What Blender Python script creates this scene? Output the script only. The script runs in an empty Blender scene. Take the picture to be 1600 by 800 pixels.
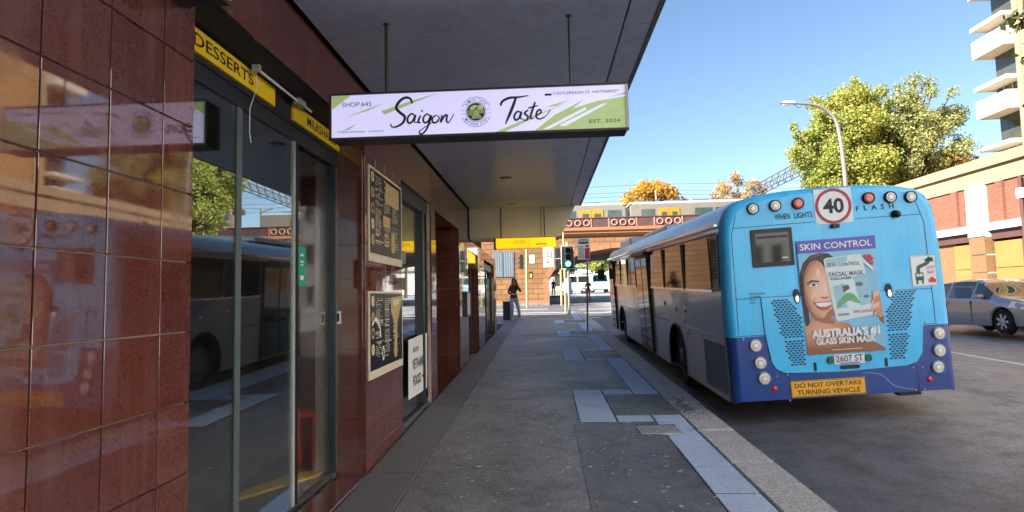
import bpy, bmesh, math, random
from mathutils import Vector, Matrix
RND = random.Random(11)
sc = bpy.context.scene
COL = sc.collection

# ------------------------------------------------------------------ camera
FPX = 920.0
yaw, pitch, roll = math.atan(48/FPX), math.atan(64/FPX), 0.0221
fw = Vector((-math.sin(yaw)*math.cos(pitch), math.cos(yaw)*math.cos(pitch), math.sin(pitch)))
rt = fw.cross(Vector((0, 0, 1))).normalized()
upv = rt.cross(fw)
rt, upv = rt*math.cos(roll)-upv*math.sin(roll), rt*math.sin(roll)+upv*math.cos(roll)
cd = bpy.data.cameras.new('camera')
cd.sensor_width = 36; cd.lens = FPX/1600*36; cd.clip_start = .05; cd.clip_end = 3000
cam = bpy.data.objects.new('camera', cd); COL.objects.link(cam)
cam.matrix_world = Matrix(((rt.x, upv.x, -fw.x, 0), (rt.y, upv.y, -fw.y, 0), (rt.z, upv.z, -fw.z, 1.62), (0, 0, 0, 1)))
sc.camera = cam

# ------------------------------------------------------------------ sky and sun
SUN_AZ = Vector((-0.86, -0.51, 0)).normalized()      # horizontal direction towards the sun
SUN_EL = math.radians(36)
w = bpy.data.worlds.new('World'); sc.world = w; w.use_nodes = True
nt = w.node_tree; nt.nodes.clear()
sky = nt.nodes.new('ShaderNodeTexSky'); sky.sky_type = 'NISHITA'; sky.sun_disc = False
sky.sun_elevation = SUN_EL; sky.sun_rotation = math.atan2(SUN_AZ.x, SUN_AZ.y)
sky.altitude = 20; sky.air_density = 1.0; sky.dust_density = 0.25; sky.ozone_density = 3.0
bg = nt.nodes.new('ShaderNodeBackground'); bg.inputs['Strength'].default_value = 0.058
out = nt.nodes.new('ShaderNodeOutputWorld')
nt.links.new(sky.outputs[0], bg.inputs[0]); nt.links.new(bg.outputs[0], out.inputs[0])
sl = bpy.data.lights.new('sun', 'SUN'); sl.energy = 4.7; sl.angle = math.radians(.55); sl.color = (1.0, .955, .90)
so = bpy.data.objects.new('sun', sl); COL.objects.link(so)
tosun = Vector((SUN_AZ.x*math.cos(SUN_EL), SUN_AZ.y*math.cos(SUN_EL), math.sin(SUN_EL)))
so.rotation_euler = (-tosun).to_track_quat('-Z', 'Y').to_euler(); so.location = (-30, -20, 40)
sc.view_settings.view_transform = 'Standard'; sc.view_settings.look = 'None'
sc.view_settings.exposure = 2.05; sc.view_settings.gamma = 1
sc.render.engine = 'CYCLES'; sc.cycles.use_denoising = True
sc.cycles.max_bounces = 8; sc.cycles.transparent_max_bounces = 12; sc.cycles.caustics_reflective = False; sc.cycles.caustics_refractive = False
sc.cycles.sample_clamp_indirect = 6

# ------------------------------------------------------------------ materials
MATS = {}
def lin(c):
    f = lambda v: v/12.92 if v <= .04045 else ((v+.055)/1.055)**2.4
    return tuple(f(x/255) for x in c)
class NT:
    def __init__(s, m): s.t = m.node_tree; s.n = s.t.nodes; s.l = s.t.links
    def node(s, k, **kw):
        n = s.n.new(k)
        for a, b in kw.items():
            if hasattr(n, a): setattr(n, a, b)
            else: n.inputs[a].default_value = b
        return n
    def link(s, a, b): s.l.new(a, b)
    def pos(s, scale=(1, 1, 1), local=False):
        if local: o = s.node('ShaderNodeTexCoord').outputs['Object']
        else: o = s.node('ShaderNodeNewGeometry').outputs['Position']
        mp = s.node('ShaderNodeMapping'); mp.inputs['Scale'].default_value = scale
        s.link(o, mp.inputs['Vector']); return mp.outputs[0]
    def noise(s, vec, scale, detail=4, rough=.55):
        n = s.node('ShaderNodeTexNoise'); n.inputs['Scale'].default_value = scale; n.inputs['Detail'].default_value = detail
        n.inputs['Roughness'].default_value = rough; s.link(vec, n.inputs['Vector']); return n.outputs['Fac']
    def ramp(s, fac, stops):
        r = s.node('ShaderNodeValToRGB'); e = r.color_ramp.elements
        e[0].position, e[0].color = stops[0][0], (*stops[0][1], 1)
        e[1].position, e[1].color = stops[-1][0], (*stops[-1][1], 1)
        for p, c in stops[1:-1]:
            k = e.new(p); k.color = (*c, 1)
        s.link(fac, r.inputs[0]); return r.outputs[0]
    def mix(s, fac, a, b, mode='MIX'):
        m = s.node('ShaderNodeMix', data_type='RGBA', blend_type=mode)
        for sock, v in ((m.inputs[0], fac), (m.inputs[6], a), (m.inputs[7], b)):
            if isinstance(v, (int, float)): sock.default_value = v
            elif isinstance(v, tuple): sock.default_value = (*v, 1)
            else: s.link(v, sock)
        return m.outputs[2]
    def math(s, op, a, b=0.0):
        m = s.node('ShaderNodeMath', operation=op)
        for i, v in enumerate((a, b)):
            if isinstance(v, (int, float)): m.inputs[i].default_value = v
            else: s.link(v, m.inputs[i])
        return m.outputs[0]
    def bump(s, h, strength=.3, dist=.01):
        b = s.node('ShaderNodeBump'); b.inputs['Strength'].default_value = strength; b.inputs['Distance'].default_value = dist
        s.link(h, b.inputs['Height']); return b.outputs[0]
def new(name):
    m = bpy.data.materials.new(name); m.use_nodes = True; m.node_tree.nodes.clear()
    t = NT(m); p = t.node('ShaderNodeBsdfPrincipled'); o = t.node('ShaderNodeOutputMaterial'); t.link(p.outputs[0], o.inputs[0])
    MATS[name] = m; return m, t, p
def plain(name, rgb, rough=.6, metal=0, var=.12, scale=3, bump=0, spec=.5, coat=0, emit=0, bscale=None, linear=False, grime=0):
    """rgb in sRGB 0-255; a little large and small scale variation so nothing is perfectly flat"""
    m, t, p = new(name); c = rgb if linear else lin(rgb)
    v = t.pos()
    n = t.noise(v, scale, 5, .6); n2 = t.noise(v, scale*9, 3)
    f = t.math('ADD', t.math('MULTIPLY', n, .7), t.math('MULTIPLY', n2, .3))
    col = t.ramp(f, [(.3, tuple(x*(1-var) for x in c)), (.7, tuple(min(1, x*(1+var)) for x in c))])
    if grime:
        g = t.math('MULTIPLY', t.noise(t.pos((1.5, 1.5, .5)), 3.5, 7, .7), t.noise(t.pos((14, 14, 1.2)), 2, 5, .7))
        col = t.mix(t.ramp(g, [(.2, (0, 0, 0)), (.42, (grime,)*3)]), col, lin((96, 92, 86)))
    t.link(col, p.inputs['Base Color'])
    t.link(t.math('ADD', t.math('MULTIPLY', t.math('SUBTRACT', n, .5), rough*.5), rough), p.inputs['Roughness'])
    p.inputs['Metallic'].default_value = metal; p.inputs['Specular IOR Level'].default_value = spec
    p.inputs['Coat Weight'].default_value = coat; p.inputs['Coat Roughness'].default_value = .05
    if bump: t.link(t.bump(t.noise(v, bscale or scale*12, 4), bump, .01), p.inputs['Normal'])
    if emit:
        t.link(col, p.inputs['Emission Color']); p.inputs['Emission Strength'].default_value = emit
    return m

def granite():
    m, t, p = new('granite')
    v = t.pos(); oi = t.node('ShaderNodeObjectInfo').outputs['Random']
    n1 = t.noise(v, 85, 5, .7); n2 = t.noise(v, 240, 2); n3 = t.noise(v, 1.1, 3); n4 = t.noise(t.pos((1, 1, .14)), 9, 5, .65); n5 = t.noise(v, 2.4, 6, .65)
    c = t.ramp(n1, [(.30, lin((82, 44, 37))), (.5, lin((102, 56, 46))), (.66, lin((114, 66, 54))), (.78, lin((146, 102, 88)))])
    c = t.mix(t.ramp(n2, [(.64, (0, 0, 0)), (.72, (.35,)*3)]), c, lin((150, 104, 92)))
    c = t.mix(t.math('MULTIPLY', oi, .5), c, lin((74, 36, 34)))
    c = t.mix(t.ramp(n4, [(.5, (0, 0, 0)), (.8, (.3, .3, .3))]), c, lin((140, 112, 106)))
    c = t.mix(t.ramp(n5, [(.5, (0, 0, 0)), (.8, (.35, .35, .35))]), c, lin((124, 92, 86)))
    t.link(c, p.inputs['Base Color'])
    t.link(t.ramp(t.math('MULTIPLY', t.math('ADD', n4, n5), .5), [(.4, (.02,)*3), (.56, (.05,)*3), (.7, (.20,)*3)]), p.inputs['Roughness'])
    p.inputs['IOR'].default_value = 1.95
    wob = t.node('ShaderNodeMath', operation='ADD'); t.link(n3, wob.inputs[0]); t.link(t.math('MULTIPLY', oi, 3), wob.inputs[1])
    t.link(t.bump(n3, .02, .02), p.inputs['Normal'])
granite()
def asphalt(name, base, fleck, wear=.25, sc_=1.0, lane=False):
    m, t, p = new(name); v = t.pos()
    n1 = t.noise(v, 260*sc_, 3, .7); n2 = t.noise(v, .9, 5, .6); n3 = t.noise(t.pos((2.2, .35, 1)), 1.2, 4)
    vor = t.node('ShaderNodeTexVoronoi'); vor.inputs['Scale'].default_value = 110*sc_; t.link(v, vor.inputs['Vector'])
    c = t.ramp(n1, [(.3, tuple(x*.55 for x in base)), (.55, base), (.75, fleck)])
    c = t.mix(t.ramp(n2, [(.35, (0, 0, 0)), (.75, (wear,)*3)]), c, tuple(min(1, x*1.9) for x in base))
    c = t.mix(t.ramp(n3, [(.5, (0, 0, 0)), (.8, (.4,)*3)]), c, tuple(x*.5 for x in base))
    n5 = t.noise(v, 38*sc_, 6, .7); n6 = t.noise(v, 3.1, 7, .72); n7 = t.noise(v, 62*sc_, 3, .7)
    c = t.mix(1.0, c, t.ramp(n5, [(.32, (.62,)*3), (.5, (1, 1, 1)), (.68, (1.45,)*3)]), 'MULTIPLY')
    c = t.mix(1.0, c, t.ramp(n6, [(.36, (.62,)*3), (.5, (1, 1, 1)), (.66, (1.3,)*3)]), 'MULTIPLY')
    c = t.mix(t.ramp(n7, [(.60, (0, 0, 0)), (.70, (.75,)*3)]), c, tuple(min(1, x*1.6) for x in fleck))
    if lane:      # bus's shade painted as a dark band along the kerb, wheel tracks, a long seam
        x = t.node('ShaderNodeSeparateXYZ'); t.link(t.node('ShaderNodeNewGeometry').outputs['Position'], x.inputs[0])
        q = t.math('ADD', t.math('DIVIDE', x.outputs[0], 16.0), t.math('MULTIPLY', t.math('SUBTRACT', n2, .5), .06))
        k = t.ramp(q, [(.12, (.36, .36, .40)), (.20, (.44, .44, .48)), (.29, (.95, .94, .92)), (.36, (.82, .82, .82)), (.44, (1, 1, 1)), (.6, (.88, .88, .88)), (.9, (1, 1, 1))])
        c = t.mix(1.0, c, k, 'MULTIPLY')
        wv = t.math('ABSOLUTE', t.math('SUBTRACT', t.math('ADD', x.outputs[0], t.math('MULTIPLY', n3, .12)), 5.66))
        c = t.mix(t.ramp(wv, [(.006, (.75,)*3), (.014, (0, 0, 0))]), c, (.03, .03, .03))
    t.link(c, p.inputs['Base Color'])
    t.link(t.ramp(n2, [(.3, (.40,)*3), (.7, (.62,)*3)]), p.inputs['Roughness'])
    t.link(t.bump(t.math('ADD', n1, vor.outputs['Distance']), .35, .004), p.inputs['Normal'])
asphalt('path_asphalt', (.172, .170, .176), (.38, .38, .38))
asphalt('patch_asphalt', (.120, .116, .120), (.32, .31, .31), .4)
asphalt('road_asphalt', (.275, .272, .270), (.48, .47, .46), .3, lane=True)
asphalt('pit_asphalt', (.10, .096, .075), (.2, .2, .15), .5, .6)
def stone(name, a, b, c3, scale=60, rough=.75, bump=.3, big=.8, joint=None):
    m, t, p = new(name); v = t.pos(); oi = t.node('ShaderNodeObjectInfo').outputs['Random']
    n1 = t.noise(v, scale, 4, .7); n2 = t.noise(v, big*2, 6, .62)
    c = t.ramp(n1, [(.35, lin(a)), (.55, lin(b)), (.72, lin(c3))])
    c = t.mix(t.ramp(n2, [(.45, (0, 0, 0)), (.75, (.4,)*3)]), c, tuple(x*.5 for x in lin(b)))
    c = t.mix(t.math('MULTIPLY', oi, .3), c, tuple(x*1.25 for x in lin(b)))
    t.link(c, p.inputs['Base Color']); p.inputs['Roughness'].default_value = rough
    t.link(t.bump(t.math('ADD', n1, n2), bump, .006), p.inputs['Normal'])
stone('blue_paver', (158, 172, 196), (182, 196, 216), (202, 212, 226), 40, .7, .2, 1.6)
stone('dark_paver', (84, 84, 88), (106, 106, 110), (130, 128, 130), 70, .65, .15)
stone('kerb', (142, 140, 136), (188, 185, 178), (222, 218, 210), 42, .85, .9, 2.2)
stone('concrete', (150, 146, 136), (178, 172, 160), (200, 194, 180), 20, .85, .2)
stone('sandstone', (176, 128, 76), (206, 158, 98), (226, 184, 124), 9, .9, .4, .5)
def bricks(name, a, b, mortar, bw, bh, axis='x', msize=.012, bump=.5):
    m, t, p = new(name)
    g = t.node('ShaderNodeNewGeometry').outputs['Position']
    sp = t.node('ShaderNodeSeparateXYZ'); t.link(g, sp.inputs[0]); cb = t.node('ShaderNodeCombineXYZ')
    t.link(sp.outputs['X' if axis == 'x' else 'Y'], cb.inputs[0]); t.link(sp.outputs['Z'], cb.inputs[1])
    br = t.node('ShaderNodeTexBrick'); t.link(cb.outputs[0], br.inputs['Vector'])
    br.inputs['Scale'].default_value = 1; br.inputs['Brick Width'].default_value = bw; br.inputs['Row Height'].default_value = bh
    br.inputs['Mortar Size'].default_value = msize; br.inputs['Color1'].default_value = (*lin(a), 1); br.inputs['Color2'].default_value = (*lin(b), 1)
    br.inputs['Mortar'].default_value = (*lin(mortar), 1)
    n = t.noise(g, .6, 6, .65); n2 = t.noise(g, 12, 4)
    c = t.mix(t.ramp(n, [(.4, (0, 0, 0)), (.75, (.45,)*3)]), br.outputs['Color'], tuple(x*.45 for x in lin(a)))
    c = t.mix(t.math('MULTIPLY', n2, .35), c, lin(b))
    t.link(c, p.inputs['Base Color']); p.inputs['Roughness'].default_value = .88
    t.link(t.bump(t.math('SUBTRACT', n2, br.outputs['Fac']), bump, .02), p.inputs['Normal'])
bricks('bridge_brick', (122, 84, 52), (146, 106, 68), (96, 72, 48), .74, .36, 'x', .03, .9)
bricks('arch_brick', (120, 84, 60), (140, 100, 72), (120, 92, 70), .46, .16, 'y', .02)
bricks('red_brick', (118, 66, 48), (134, 82, 62), (128, 98, 80), .24, .086, 'y', .012)
bricks('distant_brick', (150, 90, 70), (165, 105, 80), (150, 120, 100), .5, .2, 'x', .02)
def glass(name, tint, refl=1.5, rough=.0, dirt=.06):
    m = bpy.data.materials.new(name); m.use_nodes = True; m.node_tree.nodes.clear(); t = NT(m); MATS[name] = m
    tr = t.node('ShaderNodeBsdfTransparent'); tr.inputs[0].default_value = (*tint, 1)
    gl = t.node('ShaderNodeBsdfGlossy'); gl.inputs['Roughness'].default_value = rough; gl.inputs[0].default_value = (1, 1, 1, 1)
    lw = t.node('ShaderNodeLayerWeight'); lw.inputs['Blend'].default_value = .5
    F = t.math('ADD', refl, t.math('MULTIPLY', 1-refl, t.math('POWER', lw.outputs['Facing'], 4.0)))
    mx = t.node('ShaderNodeMixShader'); t.link(F, mx.inputs[0]); t.link(tr.outputs[0], mx.inputs[1]); t.link(gl.outputs[0], mx.inputs[2])
    df = t.node('ShaderNodeBsdfDiffuse'); df.inputs[0].default_value = (.30, .32, .32, 1)
    n = t.noise(t.pos((3, 3, .5)), 2.2, 6, .7)
    mx2 = t.node('ShaderNodeMixShader'); t.link(t.ramp(n, [(.45, (dirt*.25,)*3), (.8, (dirt*2,)*3)]), mx2.inputs[0])
    t.link(mx.outputs[0], mx2.inputs[1]); t.link(df.outputs[0], mx2.inputs[2])
    o = t.node('ShaderNodeOutputMaterial'); t.link(mx2.outputs[0], o.inputs[0])
glass('shop_glass', (.80, .86, .85), .21, dirt=.03)
glass('shop_glass_clear', (.92, .95, .95), .05, dirt=.015)
glass('car_glass', (.25, .28, .28), .10, .0, .02)
def leafmat(name, cols, trans=.45):
    m = bpy.data.materials.new(name); m.use_nodes = True; m.node_tree.nodes.clear(); t = NT(m); MATS[name] = m
    g = t.node('ShaderNodeNewGeometry'); n = t.noise(t.pos(), .45, 3)
    f = t.math('ADD', t.math('MULTIPLY', g.outputs['Random Per Island'], .6), t.math('MULTIPLY', n, .5))
    k = len(cols)-1
    c = t.ramp(f, [(.15+.7*i/k, lin(x)) for i, x in enumerate(cols)])
    p = t.node('ShaderNodeBsdfPrincipled'); t.link(c, p.inputs['Base Color']); p.inputs['Roughness'].default_value = .55
    tr = t.node('ShaderNodeBsdfTranslucent'); t.link(c, tr.inputs[0])
    mx = t.node('ShaderNodeMixShader'); mx.inputs[0].default_value = trans
    t.link(p.outputs[0], mx.inputs[1]); t.link(tr.outputs[0], mx.inputs[2])
    o = t.node('ShaderNodeOutputMaterial'); t.link(mx.outputs[0], o.inputs[0])
leafmat('leaf_green', [(92, 112, 44), (134, 148, 62), (170, 172, 82), (192, 182, 98)])
leafmat('leaf_thin', [(112, 130, 66), (140, 154, 86), (164, 170, 104), (178, 164, 112)])
leafmat('leaf_orange', [(176, 128, 40), (208, 162, 56), (218, 178, 72), (196, 164, 82)])
leafmat('leaf_brown', [(164, 128, 76), (192, 158, 98), (202, 170, 112), (160, 144, 98)])
leafmat('leaf_dark', [(40, 56, 26), (58, 76, 34), (80, 96, 44), (70, 84, 40)])
P = plain
P('grout', (176, 158, 146), .9, var=.4, scale=3)
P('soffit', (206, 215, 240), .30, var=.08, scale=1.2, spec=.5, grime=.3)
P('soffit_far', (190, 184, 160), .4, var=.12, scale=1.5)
P('fascia', (110, 112, 122), .45, var=.1, grime=.3)
P('black_gap', (10, 10, 11), .9)
P('dark_frame', (30, 38, 42), .4, var=.25, scale=4, spec=.6)
P('steel', (150, 152, 155), .35, .9, var=.15, scale=9)
P('galv', (176, 178, 176), .5, .2, var=.2, scale=6)
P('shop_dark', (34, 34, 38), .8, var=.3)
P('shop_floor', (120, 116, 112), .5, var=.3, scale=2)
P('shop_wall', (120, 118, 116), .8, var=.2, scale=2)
P('red_plastic', (236, 44, 46), .4)
P('yellow_paint', (226, 176, 40), .6, var=.2)
P('sign_yellow', (246, 206, 30), .5, var=.05)
P('yellow_lit', (244, 196, 12), .4, var=.12, scale=2, emit=.28)
P('ink', (26, 26, 30), .6, var=.1)
P('white', (232, 232, 230), .5, var=.05, scale=6)
P('paper', (228, 228, 226), .7, var=.05, scale=5, bump=.1, bscale=6)
P('cream', (214, 204, 178), .6, var=.12, scale=20)
P('menu_black', (24, 24, 24), .35, var=.3, scale=10)
P('menu_gold', (196, 168, 112), .6, var=.3, scale=40)
P('green_tag', (20, 160, 124), .5, var=.1)
P('sign_face', (204, 201, 240), .4, var=.03, emit=.19)
P('sign_green', (164, 184, 128), .4, var=.06, scale=20, emit=.13)
P('sign_ink', (38, 46, 62), .5, var=.1)
P('sign_frame', (52, 48, 46), .5, var=.3, scale=8)
P('gum', (206, 202, 196), .8, var=.2, scale=30)
P('debris', (120, 112, 98), .9, var=.5, scale=40)
P('road_white', (236, 235, 230), .75, var=.2, scale=14)
P('bus_blue', (64, 196, 248), .32, var=.05, scale=1.6, coat=.2, grime=.2)
P('bus_navy', (0, 60, 140), .32, var=.12, scale=2, coat=.4, grime=.2)
P('bus_silver', (214, 212, 208), .22, 0, var=.10, scale=1.5, coat=.4, grime=.2)
P('bus_roof', (150, 176, 192), .30, .1, var=.12, scale=1.5, coat=.3)
P('bus_teal', (138, 176, 204), .3, .05, var=.1, scale=2, coat=.4, grime=.2)
P('bus_slate', (96, 110, 120), .4, .1, var=.12, scale=2, grime=.2)
P('bus_glass', (20, 23, 25), .05, var=.1, spec=.45)
P('vent_dark', (24, 66, 90), .6)
P('black', (16, 16, 17), .5, var=.2)
P('rubber', (24, 24, 25), .85, var=.25, scale=14, bump=.3)
P('rim', (140, 142, 146), .35, .8, var=.2, scale=8)
P('chrome', (200, 202, 206), .15, .95, var=.05)
P('lens_clear', (244, 240, 226), .2, var=.08, scale=30, coat=.6)
P('lens_amber', (236, 92, 28), .25, var=.08, coat=.6)
P('lens_red', (224, 24, 34), .25, var=.05, coat=.6)
P('amber_plate', (244, 176, 34), .45, var=.04)
P('plum', (92, 92, 180), .5, var=.05)
P('poster_bg', (128, 190, 220), .4, var=.12, scale=2.5)
P('skin', (206, 146, 112), .45, var=.08, scale=6)
P('skin_light', (232, 186, 156), .45, var=.06, scale=6)
P('skin_dark', (170, 108, 80), .45, var=.08, scale=6)
P('hair', (58, 42, 38), .5, var=.3, scale=20)
P('hair_light', (104, 80, 66), .5, var=.3, scale=20)
P('lips', (178, 86, 84), .45)
P('pack', (212, 226, 226), .45, var=.06, scale=8)
P('pack_blue', (150, 196, 206), .45, var=.15, scale=8)
P('pack_green', (110, 176, 120), .5, var=.25, scale=14)
P('pack_red', (206, 60, 80), .5)
P('grey_ink', (110, 114, 116), .6)
P('sign_dkgreen', (24, 92, 62), .5)
P('sign_red', (214, 44, 48), .5)
P('road_red', (170, 40, 58), .5)
P('car_silver', (158, 160, 162), .24, .3, var=.03, coat=.8)
P('car_red', (140, 44, 40), .25, .2, var=.05, coat=.8)
P('car_white', (224, 226, 226), .3, var=.04, coat=.5)
P('car_aqua', (150, 200, 214), .35, var=.05, coat=.5)
P('tan_panel', (158, 112, 58), .8, var=.12, scale=.8, bump=.1)
P('tan_wall', (158, 122, 75), .85, var=.10, scale=.7, bump=.1)
P('tan_cap', (156, 138, 104), .85, var=.18, scale=1.2, bump=.2)
P('brown_tile', (124, 95, 62), .7, var=.35, scale=14, bump=.3)
P('white_render', (234, 232, 228), .8, var=.06, scale=1.2)
P('dim_glass', (70, 72, 66), .12, var=.3, scale=.8, spec=.7)
P('dark_void', (22, 20, 20), .9, var=.2)
P('iron_brown', (84, 56, 52), .7, var=.2)
P('iron_pink', (163, 124, 109), .7, var=.2)
P('cornice', (153, 105, 73), .85, var=.15, scale=2, bump=.2)
P('train_silver', (141, 137, 124), .35, .35, var=.12, scale=1.2)
P('train_roof', (150, 156, 164), .6, .2, var=.12, scale=1)
P('train_orange', (196, 131, 23), .45, var=.05)
P('train_glass', (60, 78, 78), .1, var=.3, scale=1)
P('pole_cream', (171, 158, 116), .6, var=.1, scale=5)
P('pole_grey', (140, 140, 134), .5, .4, var=.15, scale=5)
P('signal_black', (24, 34, 32), .5, var=.2)
P('signal_green', (60, 250, 190), .3, var=.02, emit=6)
P('bark', (84, 68, 52), .9, var=.3, scale=8, bump=.5)
P('lattice', (104, 106, 108), .6, .3, var=.2, scale=3)
P('denim', (122, 150, 180), .85, var=.2, scale=9)
P('jacket', (66, 52, 50), .8, var=.25, scale=9)
P('tee', (60, 60, 66), .85, var=.2, scale=9)
P('shoe', (186, 188, 190), .7, var=.1)
P('earth', (120, 112, 96), .95, var=.2, scale=.3)
P('plaza', (124, 116, 100), .85, var=.12, scale=.5)
P('upper_brick', (128, 92, 78), .9, var=.12, scale=.8)
P('cable', (40, 40, 44), .6)
P('bin', (50, 52, 50), .6, var=.2)
P('joint_dark', (62, 58, 54), .95, var=.4, scale=9)
P('glass_strip', (84, 96, 94), .4, var=.15, scale=4)
P('balcony', (206, 198, 182), .8, var=.08, scale=1.2)
P('tactile', (210, 170, 90), .8, var=.2)

def print_skin(name, c, rx, rz_, stops, hot):
    # the printed photograph's own soft modelling: light cheek and brow, darker jaw and edges
    m, t, p = new(name); g = t.node('ShaderNodeTexCoord').outputs['Object']
    def rad(cx, cz, sx, sz):
        mp = t.node('ShaderNodeMapping'); mp.inputs['Location'].default_value = (-cx/sx, 0, -cz/sz); mp.inputs['Scale'].default_value = (1/sx, 0, 1/sz); t.link(g, mp.inputs['Vector'])
        ln = t.node('ShaderNodeVectorMath', operation='LENGTH'); t.link(mp.outputs[0], ln.inputs[0]); return ln.outputs['Value']
    n = t.noise(g, 9, 5)
    c_ = t.ramp(t.math('ADD', rad(c[0], c[1], rx, rz_), t.math('MULTIPLY', t.math('SUBTRACT', n, .5), .25)), [(a, lin(b)) for a, b in stops])
    for cx, cz, sx, sz, f in hot: c_ = t.mix(t.ramp(rad(cx, cz, sx, sz), [(0, (f,)*3), (1, (0, 0, 0))]), c_, lin((250, 222, 200)))
    t.link(c_, p.inputs['Base Color']); p.inputs['Roughness'].default_value = .4
print_skin('print_face', (1.09, 1.50), .20, .36, [(.2, (240, 196, 166)), (.6, (226, 172, 140)), (.9, (200, 140, 108)), (1.15, (158, 102, 76))],
           [(1.06, 1.70, .035, .075, .7), (1.00, 1.43, .05, .08, .55), (1.13, 1.52, .02, .09, .5), (1.11, 1.20, .05, .03, .5)])
print_skin('print_neck', (1.05, 1.05), .38, .22, [(.1, (222, 166, 132)), (.5, (204, 144, 110)), (.9, (176, 116, 84)), (1.3, (146, 94, 68))], [(1.0, 1.0, .1, .04, .35)])
# ------------------------------------------------------------------ mesh helpers
MW = {}; LOCALS = set()     # LOCALS: things whose parts are drawn in the thing's own coordinates
def tag(o, label=None, cat=None, group=None, kind=None):
    if label: o['label'] = label
    if cat: o['category'] = cat
    if group: o['group'] = group
    if kind: o['kind'] = kind
    return o
def thing(name, label, cat, loc=(0, 0, 0), rot=None, group=None):
    o = bpy.data.objects.new(name, None); COL.objects.link(o); o.empty_display_size = .2
    M = rot.to_4x4() if rot is not None else Matrix.Identity(4)
    M.translation = Vector(loc); o.matrix_world = M; MW[o] = M.copy()
    return tag(o, label, cat, group)
def link(name, me, parent=None, M=None):
    o = bpy.data.objects.new(name, me); COL.objects.link(o)
    if M is not None: o.matrix_local = M
    if parent is not None: o.parent = parent
    MW[o] = (MW[parent] if parent is not None else Matrix.Identity(4)) @ (M if M is not None else Matrix.Identity(4))
    return o
class MB:
    """collects shapes for ONE mesh (coordinates: world, or local of the parent when local=True)"""
    def __init__(s): s.v = []; s.f = []; s.mi = []; s.sm = []
    def add(s, vs, fs, mi=0, smooth=False):
        b = len(s.v); s.v += [Vector(x) for x in vs]; s.f += [[i+b for i in q] for q in fs]
        s.mi += [mi]*len(fs); s.sm += [smooth]*len(fs); return s
    def box(s, x0, x1, y0, y1, z0, z1, mi=0, shear=0):
        vs = [(x, y, z+shear*y) for z in (z0, z1) for y in (y0, y1) for x in (x0, x1)]
        return s.add(vs, [(0, 2, 3, 1), (4, 5, 7, 6), (0, 1, 5, 4), (2, 6, 7, 3), (0, 4, 6, 2), (1, 3, 7, 5)], mi)
    def prism(s, pts, n, mi=0):
        """pts: planar loop of 3-D points; n: extrusion vector"""
        k = len(pts); n = Vector(n); a = [Vector(p) for p in pts]; b = [p+n for p in a]
        fs = [list(range(k))[::-1], list(range(k, 2*k))] + [(i, (i+1) % k, (i+1) % k+k, i+k) for i in range(k)]
        return s.add(a+b, fs, mi)
    def poly(s, pts, mi=0): return s.add(pts, [list(range(len(pts)))], mi)
    def tube(s, pts, rad, n=8, mi=0, cap=True, smooth=True):
        pts = [Vector(p) for p in pts]; m = len(pts); rs = rad if isinstance(rad, (list, tuple)) else [rad]*m
        vs = []; up = None
        for i, p in enumerate(pts):
            d = (pts[min(i+1, m-1)]-pts[max(i-1, 0)]).normalized()
            if up is None: up = d.orthogonal().normalized()
            else: up = (up-d*up.dot(d)).normalized()
            q = d.cross(up)
            for k in range(n):
                a = 2*math.pi*k/n; vs.append(p+(up*math.cos(a)+q*math.sin(a))*rs[i])
        fs = [(i*n+k, i*n+(k+1) % n, (i+1)*n+(k+1) % n, (i+1)*n+k) for i in range(m-1) for k in range(n)]
        s.add(vs, fs, mi, smooth)
        if cap: s.add(vs[:n], [list(range(n))[::-1]], mi); s.add(vs[-n:], [list(range(n))], mi)
        return s
    def lathe(s, o, axis, prof, n=20, mi=0, smooth=True):
        """prof: (distance along axis, radius)"""
        o = Vector(o); d = Vector(axis).normalized(); u = d.orthogonal().normalized(); q = d.cross(u); vs = []
        for a, r in prof:
            for k in range(n):
                t = 2*math.pi*k/n; vs.append(o+d*a+(u*math.cos(t)+q*math.sin(t))*r)
        fs = [(i*n+k, i*n+(k+1) % n, (i+1)*n+(k+1) % n, (i+1)*n+k) for i in range(len(prof)-1) for k in range(n)]
        return s.add(vs, fs, mi, smooth)
    def build(s, name, mats, parent=None, local=False, bevel=0):
        me = bpy.data.meshes.new(name); vs = s.v; rt_ = parent
        while rt_ is not None and rt_.parent is not None: rt_ = rt_.parent
        if parent is not None and rt_ in LOCALS: local = True
        if parent is not None and not local:
            inv = MW[parent].inverted(); vs = [inv @ x for x in vs]
        me.from_pydata([tuple(x) for x in vs], [], s.f)
        for m in (mats if isinstance(mats, (list, tuple)) else [mats]): me.materials.append(MATS[m])
        me.polygons.foreach_set('material_index', s.mi); me.polygons.foreach_set('use_smooth', s.sm); me.update()
        o = link(name, me, parent)
        if bevel:
            b = o.modifiers.new('b', 'BEVEL'); b.width = bevel; b.segments = 2; b.limit_method = 'ANGLE'
        return o
BOXC = {}
def piece(name, x0, x1, y0, y1, z0, z1, m, parent, bevel=0):
    """a box as its own object; alike boxes share one mesh"""
    key = (round(x1-x0, 4), round(y1-y0, 4), round(z1-z0, 4), m, bevel)
    if key not in BOXC:
        b = bmesh.new(); bmesh.ops.create_cube(b, size=1); bmesh.ops.scale(b, vec=(x1-x0, y1-y0, z1-z0), verts=b.verts)
        if bevel: bmesh.ops.bevel(b, geom=b.edges[:], offset=bevel, segments=1, affect='EDGES')
        me = bpy.data.meshes.new(name); b.to_mesh(me); b.free(); me.materials.append(MATS[m]); BOXC[key] = me
    Mi = MW[parent].inverted() if parent is not None else Matrix.Identity(4)
    return link(name, BOXC[key], parent, Mi @ Matrix.Translation(((x0+x1)/2, (y0+y1)/2, (z0+z1)/2)))
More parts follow.
